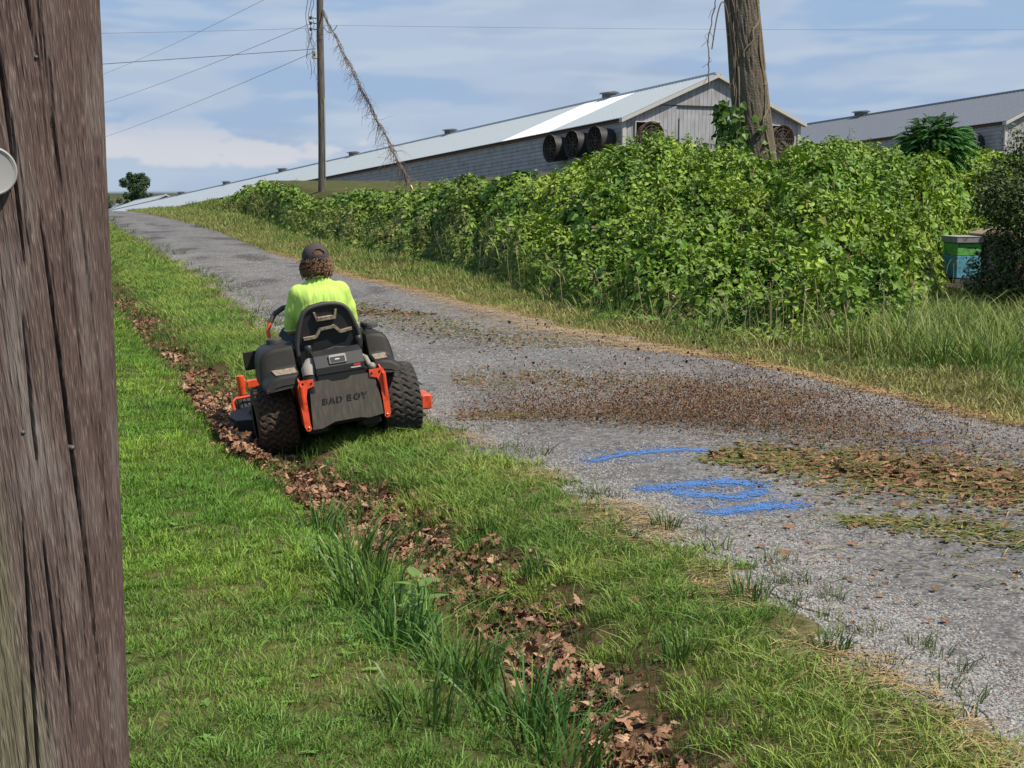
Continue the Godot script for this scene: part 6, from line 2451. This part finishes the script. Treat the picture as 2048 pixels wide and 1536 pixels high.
# ------------------------------------------------------------------ grass
func build_grass() -> void:
	var rr := RandomNumberGenerator.new()
	rr.seed = 1201
	var short_ := [tuft_mesh(1, 26, 0.055, 0.025, 0.06, 0.0042, 0.5), tuft_mesh(2, 26, 0.055, 0.025, 0.065, 0.004, 0.6), tuft_mesh(3, 24, 0.06, 0.02, 0.05, 0.0045, 0.8, 0.06), tuft_mesh(4, 24, 0.055, 0.03, 0.07, 0.004, 0.45, 0.10)]
	var long_ := [tuft_mesh(5, 22, 0.06, 0.05, 0.13, 0.0045, 0.6, 0.10), tuft_mesh(6, 22, 0.06, 0.06, 0.15, 0.005, 0.7, 0.16)]
	var tall := [tuft_mesh(7, 16, 0.10, 0.22, 0.5, 0.006, 0.7, 0.15), tuft_mesh(8, 14, 0.10, 0.25, 0.6, 0.006, 0.9, 0.2)]
	var dead := [tuft_mesh(9, 20, 0.07, 0.04, 0.13, 0.004, 1.2, 0.85), tuft_mesh(10, 20, 0.07, 0.05, 0.16, 0.004, 1.3, 0.75)]
	var coarse := [tuft_mesh(21, 10, 0.10, 0.06, 0.17, 0.0085, 0.55, 0.1), tuft_mesh(22, 10, 0.10, 0.07, 0.20, 0.008, 0.6, 0.55), tuft_mesh(23, 9, 0.10, 0.06, 0.18, 0.0075, 0.5, 0.95), tuft_mesh(24, 11, 0.14, 0.28, 0.62, 0.009, 0.55, 0.2), tuft_mesh(25, 10, 0.14, 0.3, 0.7, 0.008, 0.6, 0.6)]
	var rosette := MB.new()
	var one := leaf_mesh("oval", 95)
	var ov: PackedVector3Array = one.surface_get_arrays(0)[Mesh.ARRAY_VERTEX]
	for j in 6:
		var turn := (Basis(Vector3.UP, TAU * j / 6.0 + rr.randf_range(-0.3, 0.3)) * Basis(Vector3.RIGHT, rr.randf_range(0.1, 0.5))).scaled(Vector3.ONE * rr.randf_range(0.016, 0.038))
		for q in range(0, ov.size(), 3):
			rosette.tri(turn * ov[q] + Vector3(0, 0.012, 0), turn * ov[q + 1] + Vector3(0, 0.012, 0), turn * ov[q + 2] + Vector3(0, 0.012, 0))
	var meshes := short_ + long_ + tall + dead + coarse + [rosette.done()]
	var lawn := Scatter.new(meshes.size())
	var bank := Scatter.new(meshes.size())
	var zones := [[3.2, 6.0, 560.0, 0.85], [6.0, 10.0, 360.0, 1.0], [10.0, 17.0, 150.0, 1.3], [17.0, 30.0, 60.0, 1.9], [30.0, 80.0, 20.0, 2.8]]
	for z in zones:
		# left of the lane: lawn, ditch and verge
		var dd: float = z[0]
		while dd < z[1]:
			var step := 0.1 if z[1] < 20.0 else 0.4
			var x0 := -dd * 0.375 - 0.5
			var x1 := look(tl, dd) + 0.25
			var want: float = (x1 - x0) * step * z[2]
			var cnt := int(want) + (1 if rr.randf() < want - int(want) else 0)
			for k in cnt:
				var d := dd + rr.randf() * step
				var x := rr.randf_range(x0, x1)
				var c := look(td, d)
				var e := edge_l(d)
				var wob := n_fine.get_noise_2d(x * 0.8, d * 0.8) * 0.12 + n_mid.get_noise_2d(x * 1.5, d * 1.5) * 0.10
				var nb := n_mid.get_noise_2d(x * 0.9 + 13.0, d * 0.9)
				var nl := n_big.get_noise_2d(x * 2.2 + 60.0, d * 2.2)
				var q := 0
				var col: Color
				var hs := 1.0
				var v := rr.randf_range(0.8, 1.2) * (1.0 + 0.22 * nl)
				if x > e - 0.1 + wob * 1.6:
					if rr.randf() > 0.05:
						continue
					q = 4 + rr.randi() % 2
					hs = 0.7
					col = Color(0.10, 0.14, 0.04)
				elif absf(x - c - 0.05) < 0.26 + wob * 1.3 and d < 26.0:
					if rr.randf() > 0.22 + 0.6 * maxf(nb, 0.0):
						continue
					q = rr.randi() % 6
					col = Color(0.085, 0.15, 0.035)
				elif x < c:
					# mown lawn, thin and sandy in spots close to the camera
					var thin := smoothstep(0.12, 0.42, n_mid.get_noise_2d(x * 1.4 + 88.0, d * 1.4)) * (1.0 - smoothstep(4.4, 5.2, d)) 
					if rr.randf() < thin * 0.45:
						continue
					q = rr.randi() % 4 if rr.randf() < 0.95 else (4 if rr.randf() < 0.5 else 8)
					hs = 0.62
					col = Color(0.115, 0.255, 0.036).lerp(Color(0.215, 0.345, 0.054), clampf(0.45 + nb * 0.9 + rr.randf_range(-0.25, 0.25), 0.0, 1.0))
					if d < 5.4:
						col = col.lerp(Color(0.135, 0.22, 0.06), 0.5)
					if d > 24.0 and x > e - 3.0:
						q = 4 + rr.randi() % 4
						hs = 0.8
						col = Color(0.135, 0.175, 0.045)
				else:
					# verge: rougher, yellower, worn thin beside the stones
					var off := e - x
					if rr.randf() < (1.0 - smoothstep(0.0, 0.38, off + nb * 0.3)) * 0.7:
						continue
					var r := rr.randf()
					q = (rr.randi() % 4) if r < 0.62 else (4 + rr.randi() % 2 if r < 0.88 else 8 + rr.randi() % 2)
					col = Color(0.13, 0.245, 0.045).lerp(Color(0.255, 0.33, 0.075), clampf(0.4 + nb + rr.randf_range(-0.3, 0.3), 0.0, 1.0))
					hs = 0.55 if q > 3 else 0.8
				var brink := c - x
				if d < 5.9 and x < c and brink > 0.16 and brink < 0.5 + wob and rr.randf() < 0.07:
					# unmown grass on the brink of the ditch
					q = 6 + rr.randi() % 2
					hs = rr.randf_range(0.28, 0.5)
					col = Color(0.062, 0.175, 0.038).lerp(Color(0.12, 0.23, 0.05), rr.randf())
				if d < 9.0 and q < 4 and rr.randf() < 0.015 + 0.07 * maxf(nl, 0.0):
					q = 15
					col = Color(0.115, 0.23, 0.04)
					hs = 0.8
				col *= v
				col.a = 1.0
				var s: float = z[3] * rr.randf_range(0.8, 1.2)
				var up := Basis(Vector3.UP, rr.randf() * TAU) * Basis(Vector3.RIGHT, rr.randfn(0.0, 0.12))
				lawn.add(q, Transform3D(up.scaled(Vector3(s, s * hs * (1.0 if z[3] < 1.5 else 0.75), s)), Vector3(x, ground_y(x, d), -d)), col)
			dd += step
	for z in [[8.0, 14.0, 190.0, 1.2], [14.0, 24.0, 150.0, 1.4], [24.0, 45.0, 80.0, 1.4], [45.0, 85.0, 36.0, 1.4]]:
		# right of the lane: dry shoulder, rough grass up to the vines, hay round the hives
		var dd: float = z[0]
		while dd < z[1]:
			var step := 0.2
			var x0 := look(tr, dd) - 0.2
			var x1 := minf(dd * 0.375 + 0.3, x0 + (9.0 if dd < 25.0 else 6.5))
			if x1 <= x0:
				dd += step
				continue
			var want: float = (x1 - x0) * step * z[2]
			var cnt := int(want) + (1 if rr.randf() < want - int(want) else 0)
			for k in cnt:
				var d := dd + rr.randf() * step
				var x := rr.randf_range(x0, x1)
				var b := x / d
				var df := pick(FRONT, b)
				var deep := (d - df) / maxf(pick(CREST_D, b) - df, 1.0)
				if d > df + 0.5 and b > -0.205 and (b > 0.02 or deep > 0.5):
					continue
				var off := x - edge_r(d)
				var wob := n_mid.get_noise_2d(x * 1.5, d * 1.5) * 0.25
				var nb := n_mid.get_noise_2d(x * 0.9 + 13.0, d * 0.9)
				if off < 0.05 + wob * 0.5:
					if rr.randf() > 0.05:
						continue
				var q := 0
				var col: Color
				var hs := 1.0
				var hay := smoothstep(0.9, 1.5, off + wob)
				var to_front := df - d
				var tan := clampf(0.85 + nb * 1.2 - 0.45 * hay + rr.randf_range(-0.35, 0.35), 0.0, 1.0)
				if hay > 0.5 and b > 0.225 and d > 12.5 and rr.randf() < 0.36:
					q = 13 + rr.randi() % 2
					hs = rr.randf_range(0.35, 0.8) * (1.0 - 0.4 * smoothstep(15.5, 18.5, d))
				elif to_front < 0.7 and b > 0.0 and rr.randf() < 0.12:
					q = 13 + rr.randi() % 2
					hs = rr.randf_range(0.3, 0.65)
				elif rr.randf() < 0.2:
					q = 4 + rr.randi() % 2
					hs = 0.6
				else:
					q = 12 if rr.randf() < tan * 0.55 else (11 if rr.randf() < tan else 10)
					hs = 0.5 + 0.3 * hay
				col = Color(0.13, 0.225, 0.046).lerp(Color(0.26, 0.265, 0.095), tan)
				var v := rr.randf_range(0.6, 1.35)
				col *= v
				col.a = 1.0
				var s: float = (1.0 if d < 24.0 else (1.3 if d < 45.0 else 1.9)) * rr.randf_range(0.75, 1.25)
				var up := Basis(Vector3.UP, rr.randf() * TAU) * Basis(Vector3.RIGHT, rr.randfn(0.0, 0.16))
				bank.add(q, Transform3D(up.scaled(Vector3(s, s * hs * (1.0 if z[3] < 1.5 else 0.72), s)), Vector3(x, maxf(ground_y(x, d), vine_y(x, d) - 0.12) if deep > 0.0 and b > -0.23 else ground_y(x, d), -d)), col)
			dd += step
	var root := thing("lawn_grass", "green mown grass of the lawn, ditch edge and verge", "grass")
	root.set_meta("kind", "stuff")
	spread(lawn, "grass_blades", meshes, M.grass, root)
	root = thing("roadside_grass", "dry yellowish rough grass between the lane and the thicket", "grass")
	root.set_meta("kind", "stuff")
	spread(bank, "grass_blades", meshes, M.grass, root)
	# pale standing stalks at the foot of the vines
	root = thing("dry_stalks", "scattered pale dry stalks and seed heads before the thicket", "dry stalks")
	root.set_meta("kind", "stuff")
	var sm := MB.new()
	for k in 80:
		var b := rr.randf_range(-0.05, 0.36)
		var d := pick(FRONT, b) - rr.randf_range(-0.4, 1.1)
		if b > 0.24:
			d -= rr.randf_range(0.0, 4.0)
		var x := b * d
		if x < look(tr, d) + 0.7:
			continue
		var p := Vector3(x, ground_y(x, d), -d)
		var h := rr.randf_range(0.3, 0.75)
		var ln := Vector3(rr.randfn(0, 0.16), 1, rr.randfn(0, 0.16)).normalized()
		var v := rr.randf_range(0.7, 1.1)
		sm.col = Color(0.40 * v, 0.36 * v, 0.20 * v)
		sm.tube(PackedVector3Array([p, p + ln * h * 0.6, p + ln * h + Vector3(rr.randfn(0, 0.06), -0.02, 0)]), PackedFloat32Array([0.0035, 0.003, 0.002]), 3, false)
		if rr.randf() < 0.6:
			for j in 5:
				var t := p + ln * h * (0.86 + 0.035 * j)
				sm.tri(t, t + Vector3(rr.randfn(0, 0.02), 0.03, 0.01), t + Vector3(rr.randfn(0, 0.02), 0.02, -0.01))
	part("stalk", sm.done(), M.dry, root)


func build_clumps() -> void:
	# coarse grass clumps along the ditch
	var rr := RandomNumberGenerator.new()
	rr.seed = 77001
	var spots := [
		[-0.70, 5.99, 0.30, "tall dark grass clump on the ditch's near side, the farthest back of four", 70], [-0.58, 5.50, 0.26, "leaning grass clump below the tallest one on the ditch edge", 60],
		[-0.42, 5.02, 0.22, "broad bladed grass clump midway along the near ditch edge", 60], [-0.18, 4.72, 0.24, "grass clump spilling over the leaves near the picture's bottom", 60],
		[0.04, 4.42, 0.28, "upright dark grass clump rising before brown leaves at bottom centre", 75], [0.16, 4.16, 0.26, "bottom grass clump cut by the picture's lower edge", 60], [-0.28, 4.25, 0.22, "pale seeding grass clump at bottom left of the ditch", 50],
		[-0.96, 6.94, 0.2, "small grass clump hanging over the ditch behind the mower's leaf pile", 45], [-2.36, 11.2, 0.24, "grass clump left of the mower's front caster", 45],
		[-0.12, 6.9, 0.13, "low splayed grass clump on the verge behind the mower", 50], [0.12, 6.2, 0.13, "splayed grass clump where verge meets leaves, mid picture", 50], [0.95, 5.55, 0.14, "dark grass clump at the stony lane edge, lower right", 55], [0.62, 4.95, 0.14, "thick verge clump below the lane's edge", 50],
		[1.15, 4.9, 0.10, "small isolated tuft growing in the loose stones", 35], [0.75, 6.75, 0.12, "tuft leaning over the lane edge near the blue paint", 40]]
	for q in spots:
		var x: float = q[0]
		var d: float = q[1]
		var h: float = q[2]
		var o := thing("grass_clump", q[3], "grass clump", Transform3D(Basis(Vector3.UP, rr.randf() * TAU), Vector3(x, ground_y(x, d), -d)), "coarse grass clumps by the ditch")
		var m := mat(Color(0.052, 0.135, 0.030).lerp(Color(0.085, 0.155, 0.035), rr.randf()).linear_to_srgb(), 0.45, 0.0, 0.4)
		m.vertex_color_use_as_albedo = true
		m.backlight_enabled = true
		m.backlight = Color(0.5, 0.5, 0.3)
		part("blades", tuft_mesh(5000 + int(x * 100) + int(d * 10), int(q[4] * 1.3), h * 0.55, h * 0.45, h * 1.05, 0.0085 if h > 0.15 else 0.006, 0.75), m, o)
	# broadleaf weed in the ditch
	var w := thing("weed", "broad leaved light green weed above the leaves in the ditch", "weed", Transform3D(Basis.IDENTITY, Vector3(-0.37, ground_y(-0.37, 5.35) + 0.02, -5.35)))
	var lm := leaf_mesh("oval", 91)
	var wm := mat(lin(0.11, 0.19, 0.035), 0.5)
	wm.backlight_enabled = true
	wm.backlight = Color(0.5, 0.5, 0.3)
	var sm := MB.new()
	sm.tube(PackedVector3Array([Vector3.ZERO, Vector3(0.01, 0.1, 0), Vector3(0.0, 0.19, 0.01)]), PackedFloat32Array([0.005, 0.004, 0.003]), 6)
	part("stem", sm.done(), wm, w)
	for k in 9:
		var y := 0.05 + 0.016 * k
		part("leaf", lm, wm, w, Transform3D((Basis(Vector3.UP, k * 2.4) * Basis(Vector3.RIGHT, 0.35)).scaled(Vector3.ONE * rr.randf_range(0.09, 0.13)), Vector3(0, y, 0)))
